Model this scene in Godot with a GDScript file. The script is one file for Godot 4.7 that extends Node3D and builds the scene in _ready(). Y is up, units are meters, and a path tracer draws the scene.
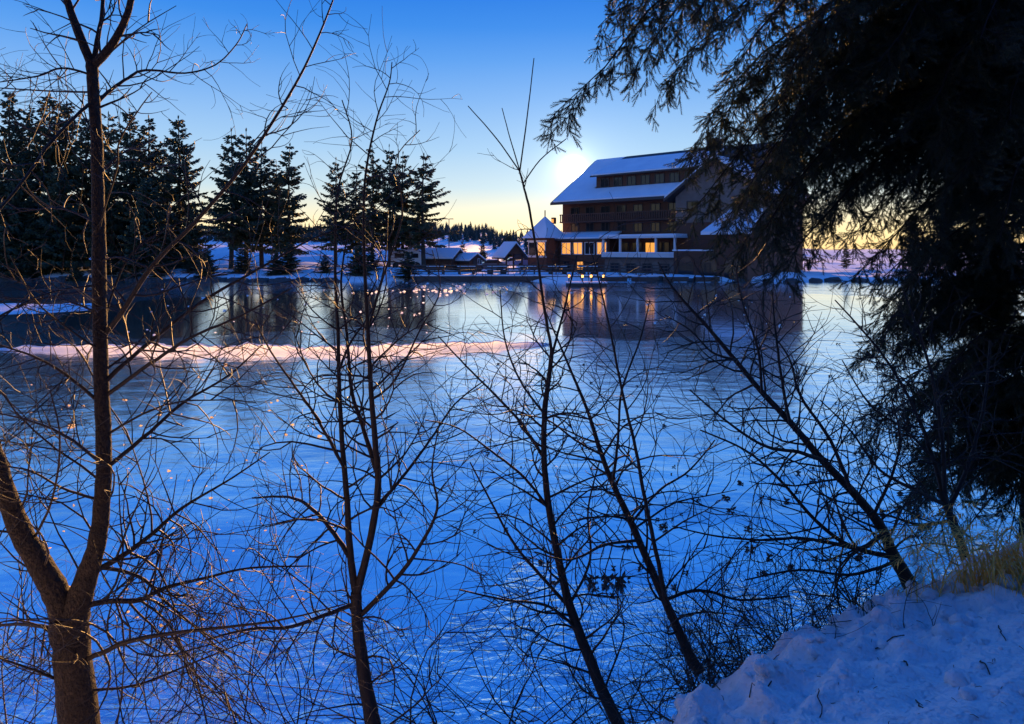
extends Node3D
# Frozen forest lake at sunrise: bare saplings and a spruce on the near bank, a hotel, huts and conifers on the far shore.

const F := 705.0          # focal length in pixels of a 1024 wide picture
const EYE := Vector3(0, 3.0, 0)
const HORIZON := 250.0
const SUN_PX := Vector2(573.5, 169.0)

var counts := {}
var M := {}
var rng := RandomNumberGenerator.new()
var lumps := FastNoiseLite.new()
var fine := FastNoiseLite.new()

# ------------------------------------------------------------------ helpers
class Geo:
	var v := PackedVector3Array()
	var n := PackedVector3Array()
	var i := PackedInt32Array()
	func tri(a: Vector3, b: Vector3, c: Vector3) -> void:
		var m := (c - a).cross(b - a).normalized()
		var k := v.size()
		v.append(a); v.append(b); v.append(c)
		n.append(m); n.append(m); n.append(m)
		i.append(k); i.append(k + 1); i.append(k + 2)
	func quad(a: Vector3, b: Vector3, c: Vector3, d: Vector3) -> void:
		var m := (c - a).cross(b - a)
		if m.length_squared() < 1e-14:
			m = (d - a).cross(c - a)
		m = m.normalized()
		var k := v.size()
		v.append(a); v.append(b); v.append(c); v.append(d)
		n.append(m); n.append(m); n.append(m); n.append(m)
		i.append_array(PackedInt32Array([k, k + 1, k + 2, k, k + 2, k + 3]))
	# bottom ring a b c d and top ring e f g h, both counter-clockwise seen from above
	func hexa(a: Vector3, b: Vector3, c: Vector3, d: Vector3, e: Vector3, f: Vector3, g: Vector3, h: Vector3) -> void:
		quad(e, h, g, f); quad(a, b, c, d)
		quad(a, e, f, b); quad(b, f, g, c); quad(c, g, h, d); quad(d, h, e, a)
	func box(lo: Vector3, hi: Vector3) -> void:
		hexa(Vector3(lo.x, lo.y, hi.z), Vector3(hi.x, lo.y, hi.z), Vector3(hi.x, lo.y, lo.z), Vector3(lo.x, lo.y, lo.z), Vector3(lo.x, hi.y, hi.z), Vector3(hi.x, hi.y, hi.z), Vector3(hi.x, hi.y, lo.z), Vector3(lo.x, hi.y, lo.z))
	func slab(a: Vector3, b: Vector3, c: Vector3, d: Vector3, thick: float) -> void:
		var o := Vector3(0, -thick, 0)
		hexa(a + o, b + o, c + o, d + o, a, b, c, d)
	func tube(p: PackedVector3Array, r: PackedFloat32Array, sides: int) -> void:
		if p.size() < 2:
			return
		var side := Vector3.ZERO
		var base := v.size()
		for k in p.size():
			var t := (p[mini(k + 1, p.size() - 1)] - p[maxi(k - 1, 0)]).normalized()
			if side == Vector3.ZERO:
				side = t.cross(Vector3.UP if absf(t.y) < 0.9 else Vector3.RIGHT).normalized()
			side = (side - t * side.dot(t)).normalized()
			var up := t.cross(side)
			for s in sides:
				var a := TAU * s / sides
				var m := side * cos(a) + up * sin(a)
				v.append(p[k] + m * r[k]); n.append(m)
		for k in p.size() - 1:
			for s in sides:
				var a := base + k * sides + s
				var b := base + k * sides + (s + 1) % sides
				i.append_array(PackedInt32Array([a, a + sides, b, b, a + sides, b + sides]))
	func cylinder(a: Vector3, b: Vector3, r: float, sides: int) -> void:
		tube(PackedVector3Array([a, b]), PackedFloat32Array([r, r]), sides)
		for e in [[a, (a - b).normalized()], [b, (b - a).normalized()]]:
			var side: Vector3 = e[1].cross(Vector3.UP if absf(e[1].y) < 0.9 else Vector3.RIGHT).normalized()
			var up: Vector3 = e[1].cross(side)
			for s in sides:
				var q := TAU * s / sides
				var w := TAU * (s + 1) / sides
				tri(e[0], e[0] + (side * cos(w) + up * sin(w)) * r, e[0] + (side * cos(q) + up * sin(q)) * r)

func commit(g: Geo, m: Material) -> ArrayMesh:
	var a := []
	a.resize(Mesh.ARRAY_MAX)
	a[Mesh.ARRAY_VERTEX] = g.v; a[Mesh.ARRAY_NORMAL] = g.n; a[Mesh.ARRAY_INDEX] = g.i
	var mesh := ArrayMesh.new()
	mesh.add_surface_from_arrays(Mesh.PRIMITIVE_TRIANGLES, a)
	mesh.surface_set_material(0, m)
	return mesh

func numbered(called: String) -> String:
	var k: int = counts.get(called, -1) + 1
	counts[called] = k
	return called if k == 0 else "%s_%03d" % [called, k]

func tag(o: Node, label: String, category: String, group := "", kind := "") -> Node:
	if label: o.set_meta("label", label)
	if category: o.set_meta("category", category)
	if group: o.set_meta("group", group)
	if kind: o.set_meta("kind", kind)
	return o

func part(g: Geo, called: String, m: Material, parent: Node = null, kind := "") -> MeshInstance3D:
	var o := MeshInstance3D.new()
	o.mesh = commit(g, m)
	o.name = called if parent else numbered(called)
	if kind: o.set_meta("kind", kind)
	(parent if parent else self).add_child(o, true)
	return o

func thing(called: String, label: String, category: String, at := Vector3.ZERO, turn := 0.0, group := "") -> Node3D:
	var o := Node3D.new()
	o.name = numbered(called)
	add_child(o)
	o.position = at
	o.rotation.y = turn
	tag(o, label, category, group)
	return o

func copies(mesh: Mesh, spots: Array, called: String, parent: Node) -> MultiMeshInstance3D:
	var mm := MultiMesh.new()
	mm.transform_format = MultiMesh.TRANSFORM_3D
	mm.mesh = mesh
	mm.instance_count = spots.size()
	for k in spots.size():
		mm.set_instance_transform(k, spots[k])
	var o := MultiMeshInstance3D.new()
	o.multimesh = mm
	o.name = called if parent != self else numbered(called)
	o.set_meta("kind", "stuff")
	parent.add_child(o, true)
	return o

func px(x: float, y: float, d: float) -> Vector3:   # a point of the place at distance d that the lens shows at x, y
	return EYE + Vector3((x - 512.0) / F, (HORIZON - y) / F, -1.0) * d

func box_geo(lo: Vector3, hi: Vector3) -> Geo:
	var g := Geo.new()
	g.box(lo, hi)
	return g

func smooth(p: PackedVector3Array, r: PackedFloat32Array, steps: int) -> Array:
	var q := PackedVector3Array()
	var s := PackedFloat32Array()
	for k in p.size() - 1:
		var a := p[maxi(k - 1, 0)]
		var d := p[mini(k + 2, p.size() - 1)]
		for j in steps:
			var t := float(j) / steps
			q.append(p[k].cubic_interpolate(p[k + 1], a, d, t))
			s.append(lerpf(r[k], r[k + 1], t))
	q.append(p[p.size() - 1]); s.append(r[r.size() - 1])
	return [q, s]

# ------------------------------------------------------------------ materials
func noise_tex(freq: float, octaves: int, ramp: Array, size := 512, as_normal := 0.0, sd := 1, kind := FastNoiseLite.TYPE_SIMPLEX_SMOOTH) -> NoiseTexture2D:
	var f := FastNoiseLite.new()
	f.seed = sd; f.noise_type = kind; f.frequency = freq
	f.fractal_octaves = octaves
	var t := NoiseTexture2D.new()
	t.width = size; t.height = size; t.seamless = true; t.noise = f
	if as_normal > 0.0:
		t.as_normal_map = true
		t.bump_strength = as_normal
	elif ramp:
		var g := Gradient.new()
		g.offsets = PackedFloat32Array(ramp.map(func(e): return e[0]))
		g.colors = PackedColorArray(ramp.map(func(e): return (e[1] as Color).linear_to_srgb()))
		t.color_ramp = g
	return t

func mat(called: String, c: Color, rough := 0.8) -> StandardMaterial3D:   # c holds linear base colours
	var m := StandardMaterial3D.new()
	m.resource_name = called
	m.albedo_color = c.linear_to_srgb()
	m.roughness = rough
	M[called] = m
	return m

func through(m: StandardMaterial3D, c: Color) -> void:   # light that shines through
	m.backlight_enabled = true
	m.backlight = c

func textured(called: String, tex: Texture2D, scale: Vector3, rough := 0.85, normal: Texture2D = null, strength := 1.0) -> StandardMaterial3D:
	var m := mat(called, Color.WHITE, rough)
	m.albedo_texture = tex
	m.uv1_triplanar = true
	m.uv1_world_triplanar = true
	m.uv1_scale = scale
	if normal:
		m.normal_enabled = true
		m.normal_texture = normal
		m.normal_scale = strength
	return m

func make_materials() -> void:
	var snow_tex := noise_tex(0.02, 5, [[0.0, Color(0.66, 0.69, 0.74)], [0.45, Color(0.82, 0.84, 0.87)], [1.0, Color(0.9, 0.91, 0.93)]], 512, 0.0, 3)
	textured("snow", snow_tex, Vector3.ONE * 0.9, 0.75, noise_tex(0.05, 5, [], 512, 8.0, 4), 1.3)
	textured("far_snow", snow_tex, Vector3.ONE * 0.12, 0.8)
	textured("roof_snow", noise_tex(0.01, 4, [[0.0, Color(0.62, 0.66, 0.74)], [1.0, Color(0.84, 0.86, 0.9)]], 256, 0.0, 5), Vector3.ONE * 0.1, 0.8)
	var frost := textured("frosted_ice", noise_tex(0.006, 5, [[0.0, Color(0.4, 0.52, 0.66)], [0.34, Color(0.78, 0.86, 0.94)], [0.46, Color(0.96, 0.98, 1.0)], [1.0, Color(0.98, 0.99, 1.0)]], 1024, 0.0, 7), Vector3(0.035, 0.06, 0.06), 0.15, noise_tex(0.02, 5, [], 1024, 5.0, 8), 0.11)
	frost.metallic_specular = 0.7
	frost.metallic = 0.97
	var rip := textured("rippled_ice", frost.albedo_texture, Vector3(0.2, 0.3, 0.3), 0.2, noise_tex(0.025, 4, [], 1024, 6.0, 19), 0.55)
	rip.metallic_specular = 0.7
	rip.metallic = 0.94
	var clear := textured("clear_ice", noise_tex(0.008, 4, [[0.0, Color(0.75, 0.78, 0.8)], [0.5, Color(0.93, 0.94, 0.95)], [1.0, Color(0.97, 0.97, 0.98)]], 512, 0.0, 9), Vector3(0.05, 0.1, 0.1), 0.09, noise_tex(0.02, 4, [], 512, 1.5, 10), 0.1)
	clear.metallic_specular = 0.9
	clear.metallic = 0.96
	through(mat("ridge_snow", Color(0.86, 0.87, 0.88), 0.6), Color(1, 1, 1))
	through(mat("frozen_leaf", Color(0.85, 0.7, 0.4), 0.6), Color(1.0, 0.86, 0.6))
	through(mat("ice_flake", Color(0.9, 0.88, 0.84), 0.4), Color(1, 1, 1))
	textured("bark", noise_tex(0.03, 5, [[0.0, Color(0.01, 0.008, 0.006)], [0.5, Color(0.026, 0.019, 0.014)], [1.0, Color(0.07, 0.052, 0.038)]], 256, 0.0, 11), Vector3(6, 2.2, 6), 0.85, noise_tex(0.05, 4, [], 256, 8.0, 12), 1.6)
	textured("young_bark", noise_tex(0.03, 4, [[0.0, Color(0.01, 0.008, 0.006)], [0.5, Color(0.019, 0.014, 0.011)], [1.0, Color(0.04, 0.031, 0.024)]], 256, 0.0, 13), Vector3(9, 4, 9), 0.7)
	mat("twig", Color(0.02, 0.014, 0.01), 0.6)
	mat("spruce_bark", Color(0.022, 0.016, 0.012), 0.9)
	var needle := mat("needle", Color(0.03, 0.036, 0.014), 0.6)
	through(needle, Color(0.12, 0.16, 0.05))
	var far_needle := mat("far_needle", Color(0.032, 0.05, 0.024), 0.7)
	through(far_needle, Color(0.3, 0.3, 0.08))
	var pine := mat("pine_needle", Color(0.045, 0.06, 0.026), 0.7)
	through(pine, Color(0.5, 0.44, 0.12))
	mat("far_trunk", Color(0.05, 0.038, 0.03), 0.9)
	textured("distant_wood", noise_tex(0.02, 3, [[0.0, Color(0.02, 0.035, 0.035)], [1.0, Color(0.05, 0.07, 0.06)]], 256, 0.0, 14), Vector3.ONE * 0.05, 0.9)
	textured("timber", noise_tex(0.02, 4, [[0.0, Color(0.06, 0.022, 0.012)], [1.0, Color(0.15, 0.06, 0.032)]], 256, 0.0, 15), Vector3(0.3, 2.5, 0.3), 0.8)
	textured("plaster", noise_tex(0.02, 4, [[0.0, Color(0.14, 0.1, 0.085)], [1.0, Color(0.22, 0.17, 0.14)]], 256, 0.0, 16), Vector3.ONE * 0.3, 0.85)
	mat("roof_dark", Color(0.055, 0.04, 0.035), 0.7)
	mat("white_wood", Color(0.62, 0.62, 0.62), 0.6)
	var pane := mat("window_glass", Color(0.02, 0.025, 0.03), 0.08)
	pane.metallic_specular = 0.4
	var lit := mat("lit_window_glass", Color(0.5, 0.3, 0.12), 0.3)
	lit.emission_enabled = true
	lit.emission = Color(1.0, 0.66, 0.25)
	lit.emission_energy_multiplier = 0.5
	var lamp := mat("lantern_glow", Color(0.9, 0.7, 0.4), 0.4)
	lamp.emission_enabled = true
	lamp.emission = Color(1.0, 0.66, 0.25)
	lamp.emission_energy_multiplier = 2.0
	var tail := mat("tail_light_glow", Color(0.5, 0.1, 0.05), 0.4)
	tail.emission_enabled = true
	tail.emission = Color(1.0, 0.3, 0.1)
	tail.emission_energy_multiplier = 1.5
	mat("metal", Color(0.12, 0.13, 0.15), 0.45).metallic = 0.8
	mat("rubber", Color(0.02, 0.02, 0.022), 0.8)
	textured("rock", noise_tex(0.04, 4, [[0.0, Color(0.03, 0.03, 0.035)], [1.0, Color(0.12, 0.115, 0.11)]], 256, 0.0, 17), Vector3.ONE * 0.8, 0.9)
	textured("deck_wood", noise_tex(0.03, 4, [[0.0, Color(0.04, 0.03, 0.026)], [1.0, Color(0.11, 0.085, 0.07)]], 256, 0.0, 18), Vector3(0.5, 3, 3), 0.8)
	var grass := mat("dry_grass", Color(0.95, 0.56, 0.13), 0.8)
	through(grass, Color(0.4, 0.28, 0.12))
	mat("leaf_litter", Color(0.075, 0.045, 0.028), 0.85)
	mat("green_blade", Color(0.05, 0.08, 0.03), 0.6)

# ------------------------------------------------------------------ sky and light
func sky_color(e: float, near_sun: float) -> Color:
	var stops := [[0.0, Color8(252, 208, 136)], [1.5, Color8(250, 224, 166)], [3.0, Color8(224, 218, 190)], [5.0, Color8(182, 204, 214)], [8.0, Color8(152, 188, 220)], [12.0, Color8(116, 164, 219)], [15.0, Color8(84, 145, 216)], [17.5, Color8(56, 128, 212)], [20.5, Color8(36, 112, 206)], [26.0, Color8(32, 104, 202)], [35.0, Color8(30, 98, 196)], [90.0, Color8(24, 82, 182)]]
	for k in stops.size() - 1:
		if e <= stops[k + 1][0]:
			var t: float = clampf((e - stops[k][0]) / (stops[k + 1][0] - stops[k][0]), 0, 1)
			var a: Color = stops[k][1].srgb_to_linear()
			return a.lerp(stops[k + 1][1].srgb_to_linear(), t) * 0.62
	return Color.BLACK

func make_sky(sun: Vector3) -> Sky:
	var w := 2048
	var h := 1024
	var data := PackedFloat32Array()
	data.resize(w * h * 3)
	for y in h:
		var e := 90.0 - 180.0 * (y + 0.5) / h
		var base := sky_color(maxf(e, 0.0), 0.0)
		var ce := cos(deg_to_rad(e))
		var se := sin(deg_to_rad(e))
		for x in w:
			var az := (x + 0.5) / w * TAU
			var c := base
			if e < -0.2:
				c = Color(0.08, 0.1, 0.16)
			else:
				var cosa := ce * sin(az) * sun.x + se * sun.y - ce * cos(az) * sun.z
				if cosa > 0.5:
					var a := rad_to_deg(acos(minf(cosa, 1.0)))
					var halo := 0.08 * exp(-a / 5.0) + 1.1 * exp(-a / 0.85)
					c += Color(1.0, 0.84, 0.54) * 0.36 * exp(-a / 12.0) * exp(-e / 2.6)
					var disc := 9.0 * (1.0 - smoothstep(0.65, 1.0, a))
					c += Color(0.86, 0.92, 0.9) * halo * 0.8 + Color(1.0, 0.9, 0.7) * disc
			var k := (y * w + x) * 3
			data[k] = c.r; data[k + 1] = c.g; data[k + 2] = c.b
	var im := Image.create_from_data(w, h, false, Image.FORMAT_RGBF, data.to_byte_array())
	var m := PanoramaSkyMaterial.new()
	m.panorama = ImageTexture.create_from_image(im)
	var s := Sky.new()
	s.sky_material = m
	return s

func make_light() -> void:
	var cam := Camera3D.new()
	cam.name = "camera"
	cam.near = 0.05
	cam.far = 3000.0
	cam.projection = Camera3D.PROJECTION_FRUSTUM
	cam.size = 0.05 * 724.0 / F
	cam.frustum_offset = Vector2(0, 0.05 * (HORIZON - 362.0) / F)
	cam.position = EYE
	add_child(cam)
	cam.current = true
	var sun := Vector3((SUN_PX.x - 512.0) / F, (HORIZON - SUN_PX.y) / F, -1.0).normalized()
	var we := WorldEnvironment.new()
	we.name = "environment"
	var e := Environment.new()
	e.background_mode = Environment.BG_SKY
	e.sky = make_sky(sun)
	e.tonemap_mode = Environment.TONE_MAPPER_LINEAR
	e.tonemap_exposure = 2.1
	e.sdfgi_enabled = true
	e.ssao_enabled = true
	e.ssil_enabled = true
	we.environment = e
	add_child(we)
	var l := DirectionalLight3D.new()
	l.name = "sun"
	l.light_color = Color(1.0, 0.74, 0.42)
	l.light_energy = 1.4
	l.light_angular_distance = 0.9
	l.shadow_enabled = true
	l.basis = Basis.looking_at(-sun)
	add_child(l)

# ------------------------------------------------------------------ ground and lake
func far_shore(x: float) -> float:
	return -67.5 + 2.2 * lumps.get_noise_2d(x * 3.0, 7.0) - 2.0 * smoothstep(-18.0, -40.0, x) + 2.5 * smoothstep(20.0, 40.0, x)

func ground_height(x: float, z: float) -> float:
	var d := maxf(maxf(far_shore(x) - z, absf(x) - 88.0), z + 2.6)
	var h := -0.7 + 1.15 * smoothstep(-0.8, 1.2, d)
	if z < -60.0:
		var left := smoothstep(-6.0, -14.0, x)
		h += left * (0.5 * smoothstep(-69.0, -74.0, z) + 2.6 * smoothstep(-78.0, -112.0, z))
		h += 0.5 * lumps.get_noise_2d(x * 6.0, z * 6.0) * smoothstep(0.5, 5.0, d)
		var ridge := 7.4 + 2.4 * lumps.get_noise_2d(x * 0.35, 50.0) - 5.0 * smoothstep(90.0, 160.0, x)
		h += ridge * smoothstep(-170.0, -380.0, z)
	return h

func make_ground() -> void:
	var xs := PackedFloat32Array()
	var x := -900.0
	while x <= 900.0:
		xs.append(x)
		x += 1.2 if absf(x) < 60 else (3.0 if absf(x) < 120 else 25.0)
	var zs := PackedFloat32Array()
	var z := 60.0
	while z > -900.0:
		zs.append(z)
		z -= 6.0 if z > -0.0 else (1.0 if z > -8.0 else (4.0 if z > -60 else (0.7 if z > -84 else (2.5 if z > -130 else 16.0))))
	var g := Geo.new()
	for b in zs:
		for a in xs:
			g.v.append(Vector3(a, ground_height(a, b), b))
	finish_grid(g, xs.size(), zs.size())
	tag(part(g, "snowy_ground", M.far_snow), "snow covered ground around the frozen lake", "", "", "structure")
	var ice := Geo.new()
	ice.quad(Vector3(-100, 0, 2), Vector3(-100, 0, -80), Vector3(100, 0, -80), Vector3(100, 0, 2))
	tag(part(ice, "frosted_lake_ice", M.frosted_ice), "frosted blue lake ice in front of the bare saplings", "", "", "structure")
	# clear patch of ice, mirror smooth
	var c := Geo.new()
	blob(c, -25.5, -52.0, -22.0, 25.0, 0.004)
	tag(part(c, "clear_lake_ice", M.clear_ice), "smooth dark clear ice mirroring the far shore", "", "", "structure")

func near_ripples() -> void:
	var g := Geo.new()
	var w := 90
	for k in w:
		var q := []
		for j in 2:
			var xx := lerpf(-5.0, 6.0, float(k + j) / w)
			q.append(Vector3(xx, 0.004, -2.5)); q.append(Vector3(xx, 0.004, -6.2 + 1.2 * lumps.get_noise_2d(xx * 20.0, 71.0) + 0.5 * lumps.get_noise_2d(xx * 90.0, 75.0) - 0.12 * xx))
		g.quad(q[0], q[1], q[3], q[2])
	tag(part(g, "rippled_lake_ice", M.rippled_ice), "crinkled ice close to the near shore", "", "", "structure")

func blob(g: Geo, z_near: float, z_far: float, x_lo: float, x_hi: float, y: float) -> void:
	var steps := 160
	for k in steps:
		var q := []
		for j in 2:
			var xx := lerpf(x_lo, x_hi, float(k + j) / steps)
			var e := minf(1.0, 6.0 * minf(float(k + j) / steps, 1.0 - float(k + j) / steps))
			var nn := z_near + (1.0 - sqrt(e)) * (z_far - z_near) * 0.5 + 3.0 * lumps.get_noise_2d(xx * 4.0, 3.0) + 1.0 * lumps.get_noise_2d(xx * 18.0, 13.0)
			var ff := z_far - (1.0 - sqrt(e)) * (z_far - z_near) * 0.5 + 4.0 * lumps.get_noise_2d(xx * 4.0, 23.0) + 2.0 * lumps.get_noise_2d(xx * 16.0, 33.0)
			q.append(Vector3(xx, y, nn)); q.append(Vector3(xx, y, minf(ff, nn - 0.05)))
		g.quad(q[0], q[1], q[3], q[2])

func finish_grid(g: Geo, w: int, h: int) -> void:
	g.n.resize(g.v.size())
	for b in h:
		for a in w:
			var l := g.v[b * w + maxi(a - 1, 0)]
			var r := g.v[b * w + mini(a + 1, w - 1)]
			var u := g.v[maxi(b - 1, 0) * w + a]
			var d := g.v[mini(b + 1, h - 1) * w + a]
			var m := (u - d).cross(r - l).normalized()
			g.n[b * w + a] = m if m.y > 0 else -m
	var k := g.i.size()
	g.i.resize(k + (w - 1) * (h - 1) * 6)
	for b in h - 1:
		for a in w - 1:
			var o := b * w + a
			g.i[k] = o; g.i[k + 1] = o + w; g.i[k + 2] = o + 1
			g.i[k + 3] = o + 1; g.i[k + 4] = o + w; g.i[k + 5] = o + w + 1
			k += 6

const SHORE := [Vector2(-16, -3.5), Vector2(-1.0, -3.5), Vector2(0.2, -3.85), Vector2(1.0, -4.5), Vector2(2.2, -5.2), Vector2(3.6, -6.0), Vector2(5.2, -7.0), Vector2(9, -8.4), Vector2(20, -10)]

func bank_inland(x: float, z: float) -> float:
	for k in SHORE.size() - 1:
		if x <= SHORE[k + 1].x:
			var t: float = (x - SHORE[k].x) / (SHORE[k + 1].x - SHORE[k].x)
			var slope: float = (SHORE[k + 1].y - SHORE[k].y) / (SHORE[k + 1].x - SHORE[k].x)
			return (z - lerpf(SHORE[k].y, SHORE[k + 1].y, t)) / sqrt(1.0 + slope * slope)
	return z + 10.0

func bank_height(x: float, z: float) -> float:
	var d := bank_inland(x, z)
	var h := -0.45 + 1.45 * smoothstep(-0.5, 1.25, d) + 0.42 * smoothstep(1.0, 2.4, d)
	var rough := smoothstep(-0.1, 0.5, d)
	var crest := smoothstep(0.5, 0.9, d) * (1.0 - smoothstep(1.3, 1.9, d))
	h += rough * (0.05 * lumps.get_noise_2d(x * 40.0, z * 40.0) + 0.035 * lumps.get_noise_2d(x * 190.0 + 40.0, z * 190.0))
	h += crest * 0.11 * absf(lumps.get_noise_2d(x * 120.0, z * 120.0 + 90.0)) * 2.0
	h += rough * (0.02 * fine.get_noise_2d(x * 12.0, z * 12.0) + 0.012 * fine.get_noise_2d(x * 30.0 + 5.0, z * 30.0))
	# trodden footprints on the path
	var f := fine.get_noise_2d(x * 3.0 + 9.0, z * 3.0)
	h -= smoothstep(1.5, 2.0, d) * 0.05 * smoothstep(0.05, 0.35, f)
	return h

func make_bank() -> void:
	var g := Geo.new()
	var xs := PackedFloat32Array()
	var x := -14.0
	while x < 14.0:
		xs.append(x)
		x += 0.03 if x > 0.0 and x < 4.2 else 0.12
	var zs := PackedFloat32Array()
	var z := 2.0
	while z > -10.0:
		zs.append(z)
		z -= 0.03 if z < -1.6 and z > -6.0 else 0.12
	for b in zs:
		for a in xs:
			g.v.append(Vector3(a, bank_height(a, b), b))
	finish_grid(g, xs.size(), zs.size())
	tag(part(g, "snow_bank", M.snow), "trodden blue shaded snow bank at the near shore", "", "", "structure")

# ------------------------------------------------------------------ far conifers
func conifer_mesh(h: float, spread: float, bare: float, airy: float, sd: int) -> Array:
	rng.seed = sd
	var t := Geo.new()
	var lean := Vector3(rng.randf_range(-0.15, 0.15), 0, rng.randf_range(-0.15, 0.15))
	var pts := PackedVector3Array()
	var rad := PackedFloat32Array()
	for k in 7:
		var f := k / 6.0
		pts.append(Vector3(0, h * f - (0.4 if k == 0 else 0.0), 0) + lean * sin(f * 3.0))
		rad.append(lerpf(h * 0.014 + 0.04, 0.02, f))
	t.tube(pts, rad, 6)
	var c := Geo.new()
	var y := h * bare
	while y < h * 0.985:
		var f := (y / h - bare) / (1.0 - bare)
		var reach := spread * pow(1.0 - f, 0.8) * (0.55 + 0.45 * smoothstep(0.0, 0.18, f)) + 0.15
		var n := int(4 + 3 * (1.0 - f))
		var a0 := rng.randf() * TAU
		for k in n:
			if rng.randf() < airy:
				continue
			var a := a0 + TAU * k / n + rng.randf_range(-0.35, 0.35)
			var l := reach * (rng.randf_range(0.45, 1.1) if rng.randf() < 0.85 else rng.randf_range(1.1, 1.4))
			var out := Vector3(cos(a), 0, sin(a))
			var start := Vector3(0, minf(y + rng.randf_range(-0.5, 0.5) * (1.0 - 0.7 * f), h * 0.99), 0) + lean * sin(y / h * 3.0)
			var rise := lerpf(-0.34, 0.42, f) + rng.randf_range(-0.16, 0.16)
			var bend := PackedVector3Array()
			var br := PackedFloat32Array()
			for s in 5:
				var q := s / 4.0
				bend.append(start + out * l * q + Vector3(0, l * (rise * q + 0.22 * q * q - 0.05), 0))
				br.append(lerpf(0.03, 0.008, q))
			t.tube(bend, br, 3)
			var m := int(l * 17.0) + 4
			for s in m:
				var q := pow(float(s + 1) / m, 0.8)
				var p := start + out * l * q + Vector3(0, l * (rise * q + 0.22 * q * q - 0.05), 0)
				var side := Vector3(-out.z, 0, out.x) * (1 if s % 2 else -1)
				var len := (0.16 + 0.42 * (1.0 - q) * minf(1.0, l * 0.6)) * rng.randf_range(0.7, 1.3)
				var dir := (side * rng.randf_range(0.5, 1.0) + out * rng.randf_range(0.35, 0.9) + Vector3(0, rng.randf_range(-0.95, 0.3), 0)).normalized()
				spray(c, p, dir, len + 0.16, 0.06 + 0.06 * rng.randf())
		y += h * 0.026 * rng.randf_range(0.5, 1.6)
	for k in 4:
		spray(c, Vector3(0, h * 0.975, 0) + lean * sin(3.0), Vector3(rng.randf_range(-0.2, 0.2), 1, rng.randf_range(-0.2, 0.2)).normalized(), 0.5, 0.05)
	return [t, c]

func spray(c: Geo, p: Vector3, d: Vector3, l: float, w: float) -> void:
	# a leafy twig: a three sided spindle
	var s := d.cross(Vector3.UP).normalized()
	var u := s.cross(d).normalized()
	var mid := p + d * l * 0.45
	var a := mid + s * w
	var b := mid - s * w * 0.5 + u * w * 0.8
	var e := mid - s * w * 0.5 - u * w * 0.8
	var tip := p + d * l
	c.tri(p, a, b); c.tri(p, b, e); c.tri(p, e, a)
	c.tri(tip, b, a); c.tri(tip, e, b); c.tri(tip, a, e)

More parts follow.
